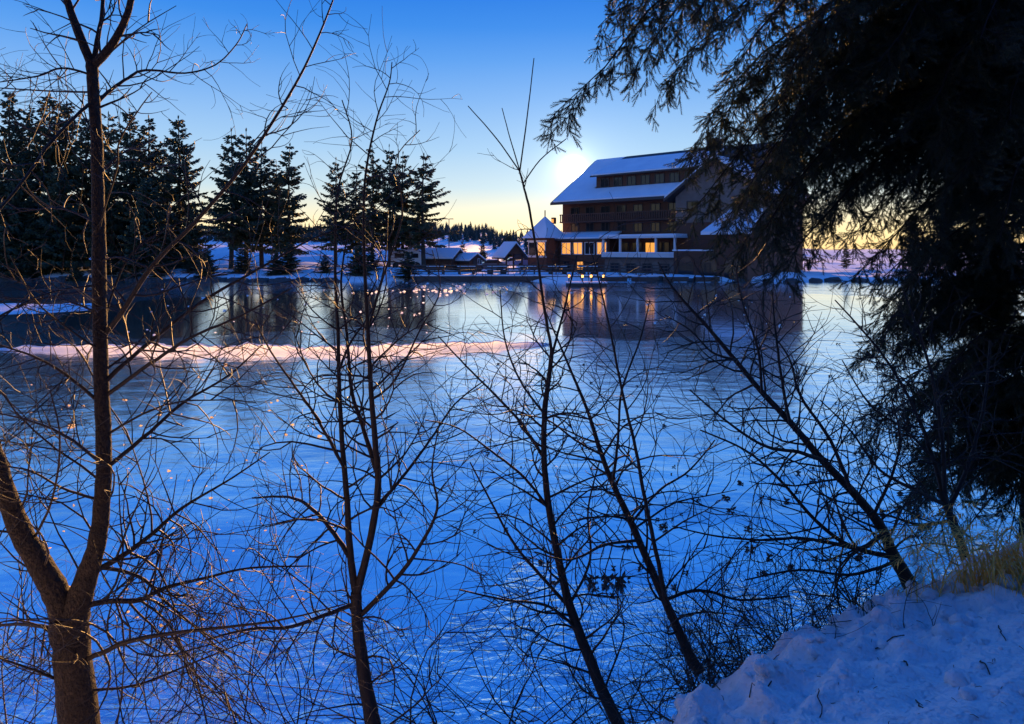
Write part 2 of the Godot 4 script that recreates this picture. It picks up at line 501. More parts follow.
func make_conifers() -> void:
	var kinds := []
	var shape := [[15.0, 3.6, 0.08, 0.08], [14.0, 3.1, 0.14, 0.16], [13.5, 3.4, 0.22, 0.34], [13.0, 2.8, 0.17, 0.3], [12.5, 3.2, 0.25, 0.42], [9.0, 2.9, 0.03, 0.05], [15.0, 3.2, 0.12, 0.22], [14.0, 3.6, 0.1, 0.3], [13.0, 3.0, 0.2, 0.4]]
	for k in shape.size():
		var s: Array = shape[k]
		var tc := conifer_mesh(s[0], s[1], s[2], s[3], 100 + k)
		kinds.append([s[0], commit(tc[0], M.far_trunk), commit(tc[1], M.pine_needle if k in [4, 8] else M.far_needle)])
	# column of the trunk, row of the tip, distance, kind, words
	var rows := [
		[-38, 100, 74, 0], [-14, 108, 78, 1], [10, 93, 73, 0], [30, 106, 80, 1], [50, 94, 75, 0], [67, 102, 79, 1], [86, 118, 76, 0], [108, 112, 81, 1], [129, 108, 76, 0], [149, 116, 80, 3], [178, 116, 77, 0], [164, 140, 84, 1],
		[231, 129, 76, 2], [246, 129, 78, 3], [262, 142, 82, 2], [290, 144, 79, 3], [276, 161, 84, 2], [336, 158, 80, 3], [357, 168, 84, 2], [372, 146, 79, 4], [389, 145, 80, 2], [403, 152, 82, 4], [424, 154, 79, 4],
		[20, 165, 71, 5], [60, 170, 72, 5], [104, 178, 73, 5], [145, 180, 72, 5], [-5, 150, 84, 0], [190, 210, 74, 5]]
	var names := ["first", "second", "third", "fourth", "fifth", "sixth", "seventh", "eighth", "ninth", "tenth", "eleventh", "twelfth", "thirteenth", "fourteenth", "fifteenth", "sixteenth", "seventeenth", "eighteenth", "nineteenth", "twentieth", "twenty-first", "twenty-second", "twenty-third", "twenty-fourth", "twenty-fifth", "twenty-sixth", "twenty-seventh", "twenty-eighth", "twenty-ninth"]
	var order := range(rows.size())
	order.sort_custom(func(a, b): return rows[a][0] < rows[b][0])
	for rank in order.size():
		var r: Array = rows[order[rank]]
		var kd: Array = kinds[[6, 7, 8, 2, 8, 5][r[3]] if rank % 2 else r[3]]
		var p := px(r[0], 0, r[2])
		p.y = ground_height(p.x, p.z) - 0.1
		var top := px(r[0], r[1], r[2]).y
		var look: String = ["dense dark tall conifer", "narrow dark conifer", "open branched conifer with sky showing through", "slender pointed conifer", "airy golden lit conifer with loose branches", "low bushy young conifer"][r[3]]
		var t := thing("conifer_tree", "%s on the far shore, %s tree from the left" % [look, names[rank]], "tree", p, rank * 1.7, "conifers on the far left shore")
		t.scale = Vector3.ONE * ((top - p.y) / kd[0]) * Vector3(0.85 + 0.4 * absf(sin(rank * 2.3)), 1, 0.9 + 0.3 * absf(cos(rank * 1.7)))
		for q in [["trunk", 1], ["crown", 2]]:
			var o := MeshInstance3D.new()
			o.name = q[0]
			o.mesh = kd[q[1]]
			t.add_child(o)
	for k in 16:
		var p := px(-6.0 + 27.5 * k + 9.0 * sin(k * 2.1), 0, 70.5 + 1.6 * sin(k * 3.7))
		p.y = ground_height(p.x, p.z) - 0.1
		var t := thing("shore_bush", "low dark evergreen bush under the far conifers, %s from the left" % names[k], "bush", p, k * 1.9, "bushes under the far conifers")
		t.scale = Vector3(2.0, 1.0, 1.6) * (1.7 + 1.4 * absf(sin(k * 1.3))) / 9.0
		for q in [["trunk", 1], ["crown", 2]]:
			var o := MeshInstance3D.new()
			o.name = q[0]
			o.mesh = kinds[5][q[1]]
			t.add_child(o)
	for r in [[846, 243, 92, "small dark conifer right of the hotel"], [912, 214, 80, "dark conifer on the right far shore behind the spruce boughs"], [948, 196, 84, "taller dark conifer at the right far shore behind the spruce"], [990, 190, 78, "dark conifer at the far right behind the spruce"]]:
		var p := px(r[0], 0, r[2])
		p.y = ground_height(p.x, p.z) - 0.1
		var t := thing("conifer_tree", r[3], "tree", p, r[0] * 0.7, "conifers on the far right shore")
		t.scale = Vector3.ONE * ((px(0, r[1], r[2]).y - p.y) / kinds[1][0]) * Vector3(1.3, 1, 1.3)
		for q in [["trunk", 1], ["crown", 2]]:
			var o := MeshInstance3D.new()
			o.name = q[0]
			o.mesh = kinds[1][q[1]]
			t.add_child(o)
	# the wood that the path runs through, behind the viewpoint: it keeps the sky's light off the near bank
	rng.seed = 91
	var wood := []
	for k in 46:
		var p := Vector3(-34.0 + 1.55 * k + rng.randf_range(-1, 1), 0.6, rng.randf_range(4.8, 9.0) + 5.0 * (k % 3))
		wood.append(Transform3D(Basis(Vector3.UP, rng.randf() * TAU).scaled(Vector3.ONE * rng.randf_range(1.0, 1.35)), p))
	tag(copies(kinds[0][2], wood, "near_wood", self), "dense conifer wood on the near shore behind the path", "wood", "", "stuff")
	# small conifers round the huts
	var small := [[463, 240, 118, 3, "small dark conifer behind the snow roofed kiosk"], [483, 244, 108, 5, "small sunlit conifer between kiosk and shelter"], [509, 234, 122, 5, "broad dark conifer behind the open shelter"], [529, 238, 118, 5, "dark conifer left of the turret"], [430, 241, 112, 5, "dark bushy conifer behind the long hut"], [447, 247, 130, 5, "low dark conifer behind the street lamp"]]
	for r in small:
		var kd: Array = kinds[r[3]]
		var p := px(r[0], 0, r[2])
		p.y = ground_height(p.x, p.z) - 0.1
		var t := thing("conifer_tree", r[4], "tree", p, r[0] * 1.3, "small conifers behind the huts")
		t.scale = Vector3.ONE * ((px(0, r[1], r[2]).y - p.y) / kd[0]) * Vector3(1.25, 1, 1.25)
		for q in [["trunk", 1], ["crown", 2]]:
			var o := MeshInstance3D.new()
			o.name = q[0]
			o.mesh = kd[q[1]]
			t.add_child(o)
	# far wood on the hills
	var g := Geo.new()
	rng.seed = 77
	for k in 7:
		var y := 0.1 + 0.13 * k
		var r0 := 0.24 * (1.0 - k / 7.0) + 0.02
		for s in 7:
			var a := TAU * (s + 0.37 * k) / 7.0
			var b := a + 0.55
			var rr := r0 * rng.randf_range(0.7, 1.2)
			g.tri(Vector3(cos(a) * rr, y, sin(a) * rr), Vector3(0, y + 0.2, 0), Vector3(cos(b) * rr, y - 0.02, sin(b) * rr))
	g.tube(PackedVector3Array([Vector3(0, -0.1, 0), Vector3(0, 0.98, 0)]), PackedFloat32Array([0.02, 0.004]), 4)
	var spots := []
	for k in 5200:
		var d := rng.randf_range(240.0, 470.0)
		var x := rng.randf_range(-0.95, 0.95) * d
		if lumps.get_noise_2d(x * 0.9, d * 0.9) < -0.12 or x > 100.0:
			continue
		var s := rng.randf_range(3.0, 6.0)
		spots.append(Transform3D(Basis(Vector3.UP, rng.randf() * TAU).scaled(Vector3(s, s, s)), Vector3(x, ground_height(x, -d) - 0.2, -d)))
	tag(copies(commit(g, M.distant_wood), spots, "distant_wood", self), "far conifer wood with snowy clearings on the low hill", "wood", "", "stuff")

# ------------------------------------------------------------------ hotel
func window(parent: Node3D, u: float, y: float, w: float, h: float, n: float, lit := false, panes := 2, frame := "roof_dark") -> void:
	var g := Geo.new()
	var t := 0.09
	g.box(Vector3(u - w / 2, y, n), Vector3(u - w / 2 + t, y + h, n + 0.09))
	g.box(Vector3(u + w / 2 - t, y, n), Vector3(u + w / 2, y + h, n + 0.09))
	g.box(Vector3(u - w / 2 + t, y, n), Vector3(u + w / 2 - t, y + t, n + 0.085))
	g.box(Vector3(u - w / 2 + t, y + h - t, n), Vector3(u + w / 2 - t, y + h, n + 0.085))
	for k in panes - 1:
		var c := u - w / 2 + w * (k + 1) / panes
		g.box(Vector3(c - 0.035, y + t, n), Vector3(c + 0.035, y + h - t, n + 0.07))
	var f := part(g, "window", M[frame], parent)
	for k in panes:
		var a := u - w / 2 + t + (w - 2 * t) * k / panes
		part(box_geo(Vector3(a + 0.02, y + t, n + 0.012), Vector3(a + (w - 2 * t) / panes - 0.02, y + h - t, n + 0.035)), "lit_pane" if lit else "pane", M.lit_window_glass if lit else M.window_glass, f)

func make_hotel() -> void:
	var o := px(600, 0, 95.0)
	o.y = 0.3
	var b := thing("hotel", "large dark timber hotel with snowy roofs, the sun at its gable", "building", o, deg_to_rad(-43.0))
	# main block
	part(box_geo(Vector3(0, -0.4, -8), Vector3(24, 8.7, 8)), "wall", M.timber, b)
	var g: Geo
	for u in [0.0, 23.8]:
		g = Geo.new()
		g.hexa(Vector3(u, 8.7, 8), Vector3(u + 0.2, 8.7, 8), Vector3(u + 0.2, 8.7, -8), Vector3(u, 8.7, -8), Vector3(u, 14.5, 0.2), Vector3(u + 0.2, 14.5, 0.2), Vector3(u + 0.2, 14.5, -0.2), Vector3(u, 14.5, -0.2))
		part(g, "gable_wall", M.timber, b)
	# roof boards, then snow on them
	var ridge := Vector3(0, 14.8, 0)
	var rl := -0.8
	var rr := 24.6
	g = Geo.new()
	g.slab(Vector3(rl, 8.6, 9.5), Vector3(rr, 8.6, 9.5), Vector3(rr, 14.8, 0), Vector3(rl, 14.8, 0), 0.28)
	g.slab(Vector3(rl, 14.8, 0.0), Vector3(rr, 14.8, 0.0), Vector3(rr, 8.6, -9.5), Vector3(rl, 8.6, -9.5), 0.28)
	var roof := part(g, "roof", M.roof_dark, b)
	g = Geo.new()
	g.slab(Vector3(rl + 0.35, 8.82, 9.4), Vector3(17.4, 8.82, 9.4), Vector3(17.4, 10.28, 7.17), Vector3(rl + 0.35, 10.28, 7.17), 0.2)
	g.slab(Vector3(rl + 0.35, 10.28, 7.16), Vector3(4.3, 10.28, 7.16), Vector3(4.3, 14.9, 0.1), Vector3(rl + 0.35, 14.9, 0.1), 0.2)
	part(g, "snow_layer", M.roof_snow, roof)
	# long dormer
	var dorm := part(box_geo(Vector3(4.6, 9.9, 1.0), Vector3(18.4, 11.75, 7.1)), "dormer", M.timber, b)
	g = Geo.new()
	g.slab(Vector3(4.2, 11.75, 7.9), Vector3(18.8, 11.75, 7.9), Vector3(18.8, 14.93, 0.0), Vector3(4.2, 14.93, 0.0), 0.16)
	part(g, "dormer_roof", M.roof_dark, dorm)
	g = Geo.new()
	g.slab(Vector3(4.35, 11.93, 7.8), Vector3(18.7, 11.93, 7.8), Vector3(18.7, 14.35, 1.8), Vector3(4.35, 14.35, 1.8), 0.17)
	part(g, "snow_layer", M.roof_snow, dorm)
	part(box_geo(Vector3(16.8, 13.6, 0.9), Vector3(18.2, 15.6, 2.3)), "chimney", M.roof_dark, roof)
	for k in 7:
		window(b, 5.9 + 1.9 * k, 10.3, 1.25, 1.15, 7.1)
	# two storeys of windows with balconies of dark timber
	for k in 7:
		window(b, 2.0 + 2.3 * k, 6.75, 1.3, 1.25, 8.0)
		window(b, 2.0 + 2.3 * k, 4.75 if k > 3 else 4.95, 1.2, 1.1, 8.0)
	g = Geo.new()
	g.box(Vector3(0.4, 6.05, 8.01), Vector3(16.6, 6.2, 9.1))
	g.box(Vector3(0.4, 7.0, 9.02), Vector3(16.6, 7.12, 9.12))
	var bal := part(g, "balcony", M.timber, b)
	for k in 54:
		part(box_geo(Vector3(0.45 + 0.3 * k, 6.2, 9.04), Vector3(0.6 + 0.3 * k, 7.0, 9.1)), "slat", M.timber, bal)
	# lower porch with lit windows at the left
	part(box_geo(Vector3(1.6, -0.4, 8.01), Vector3(9.0, 4.0, 10.6)), "porch", M.timber, b)
	g = Geo.new()
	g.slab(Vector3(-0.3, 4.02, 11.2), Vector3(9.4, 4.02, 11.2), Vector3(9.0, 4.75, 8.02), Vector3(-0.3, 4.75, 8.02), 0.22)
	var pr := part(g, "porch_roof", M.roof_dark, b)
	g = Geo.new()
	g.slab(Vector3(-0.2, 4.22, 11.15), Vector3(9.35, 4.22, 11.15), Vector3(8.95, 4.95, 8.03), Vector3(-0.2, 4.95, 8.03), 0.19)
	part(g, "snow_layer", M.roof_snow, pr)
	for k in 4:
		window(b, 2.7 + 1.75 * k, 2.15, 1.45, 1.5, 10.6, k in [0, 1, 3], 2, "white_wood")
	for k in 3:
		window(b, 2.8 + 2.0 * k, 0.3, 1.1, 1.1, 10.6, k == 1)
	# turret
	var c := Vector3(-0.2, 0, 11.2)
	part(box_geo(Vector3(c.x - 1.5, -0.4, c.z - 1.5), Vector3(c.x + 1.5, 4.15, c.z + 1.5)), "turret", M.timber, b)
	g = Geo.new()
	var e := 2.05
	for s in [[Vector3(-e, 0, e), Vector3(e, 0, e)], [Vector3(e, 0, e), Vector3(e, 0, -e)], [Vector3(e, 0, -e), Vector3(-e, 0, -e)], [Vector3(-e, 0, -e), Vector3(-e, 0, e)]]:
		g.tri(c + s[0] + Vector3(0, 4.16, 0), c + Vector3(0, 6.9, 0), c + s[1] + Vector3(0, 4.16, 0))
	g.quad(c + Vector3(-e, 4.158, e), c + Vector3(e, 4.158, e), c + Vector3(e, 4.158, -e), c + Vector3(-e, 4.158, -e))
	var tr := part(g, "turret_roof", M.roof_snow, b)
	part(box_geo(c + Vector3(-0.05, 6.7, -0.05), c + Vector3(0.05, 7.6, 0.05)), "finial", M.metal, tr)
	for k in 2:
		window(b, c.x - 0.72 + 1.44 * k, 1.95, 1.3, 1.75, c.z + 1.5, k == 1, 1, "white_wood")
	g = Geo.new()
	g.box(Vector3(c.x - 1.56, 1.8, c.z + 1.5), Vector3(c.x + 1.56, 1.95, c.z + 1.62))
	part(g, "trim", M.white_wood, b)
	part(box_geo(Vector3(c.x - 1.56, 3.7, c.z + 1.5), Vector3(c.x + 1.56, 3.88, c.z + 1.6)), "trim", M.white_wood, b)
	# left side of the turret, seen obliquely
	g = box_geo(Vector3(c.x - 1.56, 1.95, c.z - 1.2), Vector3(c.x - 1.5, 3.7, c.z - 0.1))
	part(g, "lit_pane", M.lit_window_glass, b)
	# wall lantern at the gable corner
	var lt := part(box_geo(Vector3(-1.0, 6.0, 8.6), Vector3(-0.55, 6.8, 9.05)), "wall_lantern", M.roof_dark, b)
	part(box_geo(Vector3(-0.95, 6.15, 9.06), Vector3(-0.6, 6.6, 9.1)), "lamp_pane", M.lit_window_glass, lt)
	# veranda
	part(box_geo(Vector3(9.2, -0.4, 8.01), Vector3(18.2, 1.7, 11.8)), "ground_floor", M.plaster, b)
	part(box_geo(Vector3(9.0, 1.71, 8.01), Vector3(18.4, 1.9, 12.2)), "veranda_floor", M.roof_dark, b)
	g = Geo.new()
	g.box(Vector3(9.0, 1.9, 12.0), Vector3(18.4, 2.35, 12.15))
	part(g, "parapet", M.white_wood, b)
	part(box_geo(Vector3(8.95, 2.352, 11.93), Vector3(18.45, 2.47, 12.22)), "snow_layer", M.roof_snow, b)
	for k in 5:
		part(box_geo(Vector3(9.05 + 2.28 * k, 2.47, 11.9), Vector3(9.27 + 2.28 * k, 4.0, 12.1)), "veranda_post", M.white_wood, b)
	part(box_geo(Vector3(8.8, 4.0, 8.02), Vector3(18.6, 4.22, 12.4)), "veranda_roof", M.white_wood, b)
	part(box_geo(Vector3(8.85, 4.222, 8.05), Vector3(18.55, 4.42, 12.35)), "snow_layer", M.roof_snow, b)
	part(box_geo(Vector3(9.3, 1.9, 8.4), Vector3(18.0, 3.98, 9.4)), "veranda_wall", M.timber, b)
	for k in 5:
		window(b, 10.2 + 1.75 * k, 2.2, 1.4, 1.4, 9.4, k == 2, 2)
	for k in 4:
		window(b, 10.6 + 2.1 * k, 0.25, 1.2, 1.0, 11.8)
	# wing with its gable to the lake
	part(box_geo(Vector3(17.2, -0.4, 1), Vector3(27.0, 5.6, 9.95)), "wing_wall", M.timber, b)
	part(box_geo(Vector3(17.2, 5.602, 1), Vector3(27.0, 8.4, 10)), "upper_wing_wall", M.plaster, b)
	g = Geo.new()
	g.hexa(Vector3(17.2, 8.4, 10), Vector3(27.0, 8.4, 10), Vector3(27.0, 8.4, 9.7), Vector3(17.2, 8.4, 9.7), Vector3(21.9, 11.9, 10), Vector3(22.3, 11.9, 10), Vector3(22.3, 11.9, 9.7), Vector3(21.9, 11.9, 9.7))
	part(g, "wing_gable", M.plaster, b)
	g = Geo.new()
	g.slab(Vector3(16.3, 8.2, 11), Vector3(22.1, 12.2, 11), Vector3(22.1, 12.2, 1), Vector3(16.3, 8.2, 1), 0.3)
	g.slab(Vector3(22.1, 12.2, 11), Vector3(27.9, 8.2, 11), Vector3(27.9, 8.2, 1), Vector3(22.1, 12.2, 1), 0.3)
	var wr := part(g, "wing_roof", M.roof_dark, b)
	g = Geo.new()
	g.slab(Vector3(16.35, 8.46, 10.9), Vector3(22.1, 12.45, 10.9), Vector3(22.1, 12.45, 1.1), Vector3(16.35, 8.46, 1.1), 0.23)
	g.slab(Vector3(22.1, 12.45, 10.9), Vector3(27.8, 8.46, 10.9), Vector3(27.8, 8.46, 1.1), Vector3(22.1, 12.45, 1.1), 0.23)
	part(g, "snow_layer", M.roof_snow, wr)
	for k in 3:
		window(b, 19.2 + 2.6 * k, 6.6, 1.3, 1.3, 10.0)
	# lean-to with a snowy roof and arches before the wing
	part(box_geo(Vector3(19.0, -0.4, 10.01), Vector3(26.9, 2.6, 13.5)), "arcade", M.timber, b)
	g = Geo.new()
	g.slab(Vector3(22.4, 4.5, 14.2), Vector3(27.5, 4.5, 14.2), Vector3(26.9, 6.8, 10.02), Vector3(23.4, 6.8, 10.02), 0.3)
	part(g, "arcade_roof", M.roof_snow, b)
	part(box_geo(Vector3(23.4, 2.602, 10.01), Vector3(26.8, 4.48, 13.4)), "arcade_storey", M.timber, b)
	part(box_geo(Vector3(18.9, 2.602, 10.01), Vector3(23.3, 2.75, 13.6)), "snow_layer", M.roof_snow, b)
	for k in 3:
		g = Geo.new()
		var u := 20.4 + 2.5 * k
		var z := 13.53
		for s in 10:
			var a0 := PI * s / 10.0
			var a1 := PI * (s + 1) / 10.0
			g.tri(Vector3(u, 1.2, z), Vector3(u + 0.85 * cos(a0), 1.2 + 0.85 * sin(a0), z), Vector3(u + 0.85 * cos(a1), 1.2 + 0.85 * sin(a1), z))
			for q in [[a0, a1]]:
				g.quad(Vector3(u + 0.85 * cos(q[0]), 1.2 + 0.85 * sin(q[0]), z - 0.02), Vector3(u + 0.85 * cos(q[0]), 1.2 + 0.85 * sin(q[0]), z), Vector3(u + 0.85 * cos(q[1]), 1.2 + 0.85 * sin(q[1]), z), Vector3(u + 0.85 * cos(q[1]), 1.2 + 0.85 * sin(q[1]), z - 0.02))
		g.quad(Vector3(u - 0.85, 0, z), Vector3(u - 0.85, 1.2, z), Vector3(u + 0.85, 1.2, z), Vector3(u + 0.85, 0, z))
		part(g, "arch_window", M.window_glass, b)
		g = Geo.new()
		for s in 10:
			var a0 := PI * s / 10.0
			var a1 := PI * (s + 1) / 10.0
			var c0 := Vector3(cos(a0), sin(a0), 0)
			var c1 := Vector3(cos(a1), sin(a1), 0)
			var o0 := Vector3(u, 1.2, z - 0.03)
			g.hexa(o0 + c0 * 0.86, o0 + c0 * 1.02, o0 + c1 * 1.02, o0 + c1 * 0.86, o0 + c0 * 0.86 + Vector3(0, 0, 0.12), o0 + c0 * 1.02 + Vector3(0, 0, 0.12), o0 + c1 * 1.02 + Vector3(0, 0, 0.12), o0 + c1 * 0.86 + Vector3(0, 0, 0.12))
		part(g, "arch", M.timber, b)

# ------------------------------------------------------------------ huts, cars, jetty and other things of the far shore
func ground_at(x: float, d: float) -> Vector3:
	var p := px(x, 0, d)
	p.y = ground_height(p.x, p.z)
	return p

func make_hut(called: String, label: String, cat: String, at: Vector3, turn: float, w: float, d: float, h: float, rise: float, open := false) -> Node3D:
	var b := thing(called, label, cat, at, turn)
	if open:
		for s in [Vector2(-1, -1), Vector2(1, -1), Vector2(-1, 1), Vector2(1, 1)]:
			part(box_geo(Vector3(s.x * w * 0.44 - 0.08, -0.3, s.y * d * 0.44 - 0.08), Vector3(s.x * w * 0.44 + 0.08, h, s.y * d * 0.44 + 0.08)), "post", M.timber, b)
	else:
		part(box_geo(Vector3(-w / 2, -0.3, -d / 2), Vector3(w / 2, h, d / 2)), "wall", M.timber, b)
	var g := Geo.new()
	# gable over the end walls
	for z in [-d / 2, d / 2 - 0.1]:
		g.hexa(Vector3(-w / 2, h, z + 0.1), Vector3(w / 2, h, z + 0.1), Vector3(w / 2, h, z), Vector3(-w / 2, h, z), Vector3(-0.05, h + rise * 0.95, z + 0.1), Vector3(0.05, h + rise * 0.95, z + 0.1), Vector3(0.05, h + rise * 0.95, z), Vector3(-0.05, h + rise * 0.95, z))
	part(g, "gable", M.timber, b)
	g = Geo.new()
	var ov := 0.4
	var k := rise / (w / 2)
	var lo := h - ov * k
	g.slab(Vector3(-w / 2 - ov, lo, d / 2 + ov), Vector3(0, h + rise, d / 2 + ov), Vector3(0, h + rise, -d / 2 - ov), Vector3(-w / 2 - ov, lo, -d / 2 - ov), 0.14)
	g.slab(Vector3(0, h + rise, d / 2 + ov), Vector3(w / 2 + ov, lo, d / 2 + ov), Vector3(w / 2 + ov, lo, -d / 2 - ov), Vector3(0, h + rise, -d / 2 - ov), 0.14)
	var r := part(g, "roof", M.roof_dark, b)
	g = Geo.new()
	var s2 := Vector3(0, 0.2, 0)
	g.slab(Vector3(-w / 2 - ov * 0.95, lo, d / 2 + ov * 0.9) + s2, Vector3(0, h + rise, d / 2 + ov * 0.9) + s2, Vector3(0, h + rise, -d / 2 - ov * 0.9) + s2, Vector3(-w / 2 - ov * 0.95, lo, -d / 2 - ov * 0.9) + s2, 0.19)
	g.slab(Vector3(0, h + rise, d / 2 + ov * 0.9) + s2, Vector3(w / 2 + ov * 0.95, lo, d / 2 + ov * 0.9) + s2, Vector3(w / 2 + ov * 0.95, lo, -d / 2 - ov * 0.9) + s2, Vector3(0, h + rise, -d / 2 - ov * 0.9) + s2, 0.19)
	part(g, "snow_layer", M.roof_snow, r)
	if not open:
		part(box_geo(Vector3(-0.45, -0.05, d / 2), Vector3(0.45, 1.75, d / 2 + 0.06)), "door", M.roof_dark, b)
		window(b, w * 0.33, 0.9, 0.8, 0.8, d / 2, false, 2, "white_wood")
	return b

func make_car(label: String, at: Vector3, turn: float, paint: Color, rough := 0.3) -> void:
	var b := thing("parked_car", label, "car", at, turn, "cars parked behind the terrace")
	var m := StandardMaterial3D.new()
	m.albedo_color = paint.linear_to_srgb()
	m.roughness = rough
	m.clearcoat_enabled = true
	var side := [[-2.1, 0.35], [-2.15, 0.75], [-1.95, 0.95], [-1.0, 1.02], [1.55, 1.0], [2.05, 0.9], [2.12, 0.4]]
	var cab := [[-1.05, 1.0], [-0.45, 1.42], [0.9, 1.45], [1.6, 0.98]]
	part(extrude(side, 0.85), "body", m, b)
	part(extrude(cab, 0.72), "cabin", M.window_glass, b)
	part(extrude([[-0.5, 1.405], [-0.42, 1.5], [0.86, 1.53], [0.95, 1.43]], 0.74), "roof", M.roof_snow, b)
	for w in [Vector2(-1.3, 0.86), Vector2(1.3, 0.86), Vector2(-1.3, -0.86), Vector2(1.3, -0.86)]:
		var g := Geo.new()
		g.cylinder(Vector3(w.x, 0.32, w.y - 0.09), Vector3(w.x, 0.32, w.y + 0.09), 0.32, 14)
		part(g, "wheel", M.rubber, b)
	for z in [-0.6, 0.6]:
		part(box_geo(Vector3(-2.17, 0.62, z - 0.2), Vector3(-2.12, 0.76, z + 0.2)), "headlight", M.white_wood, b)

func extrude(p: Array, hw: float) -> Geo:
	var g := Geo.new()
	var poly := PackedVector2Array()
	for q in p:
		poly.append(Vector2(q[0], q[1]))
	for s in [-hw, hw]:
		var t := Geometry2D.triangulate_polygon(poly)
		for k in range(0, t.size(), 3):
			g.tri(Vector3(poly[t[k]].x, poly[t[k]].y, s), Vector3(poly[t[k + 1]].x, poly[t[k + 1]].y, s), Vector3(poly[t[k + 2]].x, poly[t[k + 2]].y, s))
	for k in poly.size():
		var a := poly[k]
		var c := poly[(k + 1) % poly.size()]
		g.quad(Vector3(a.x, a.y, -hw), Vector3(a.x, a.y, hw), Vector3(c.x, c.y, hw), Vector3(c.x, c.y, -hw))
	return g

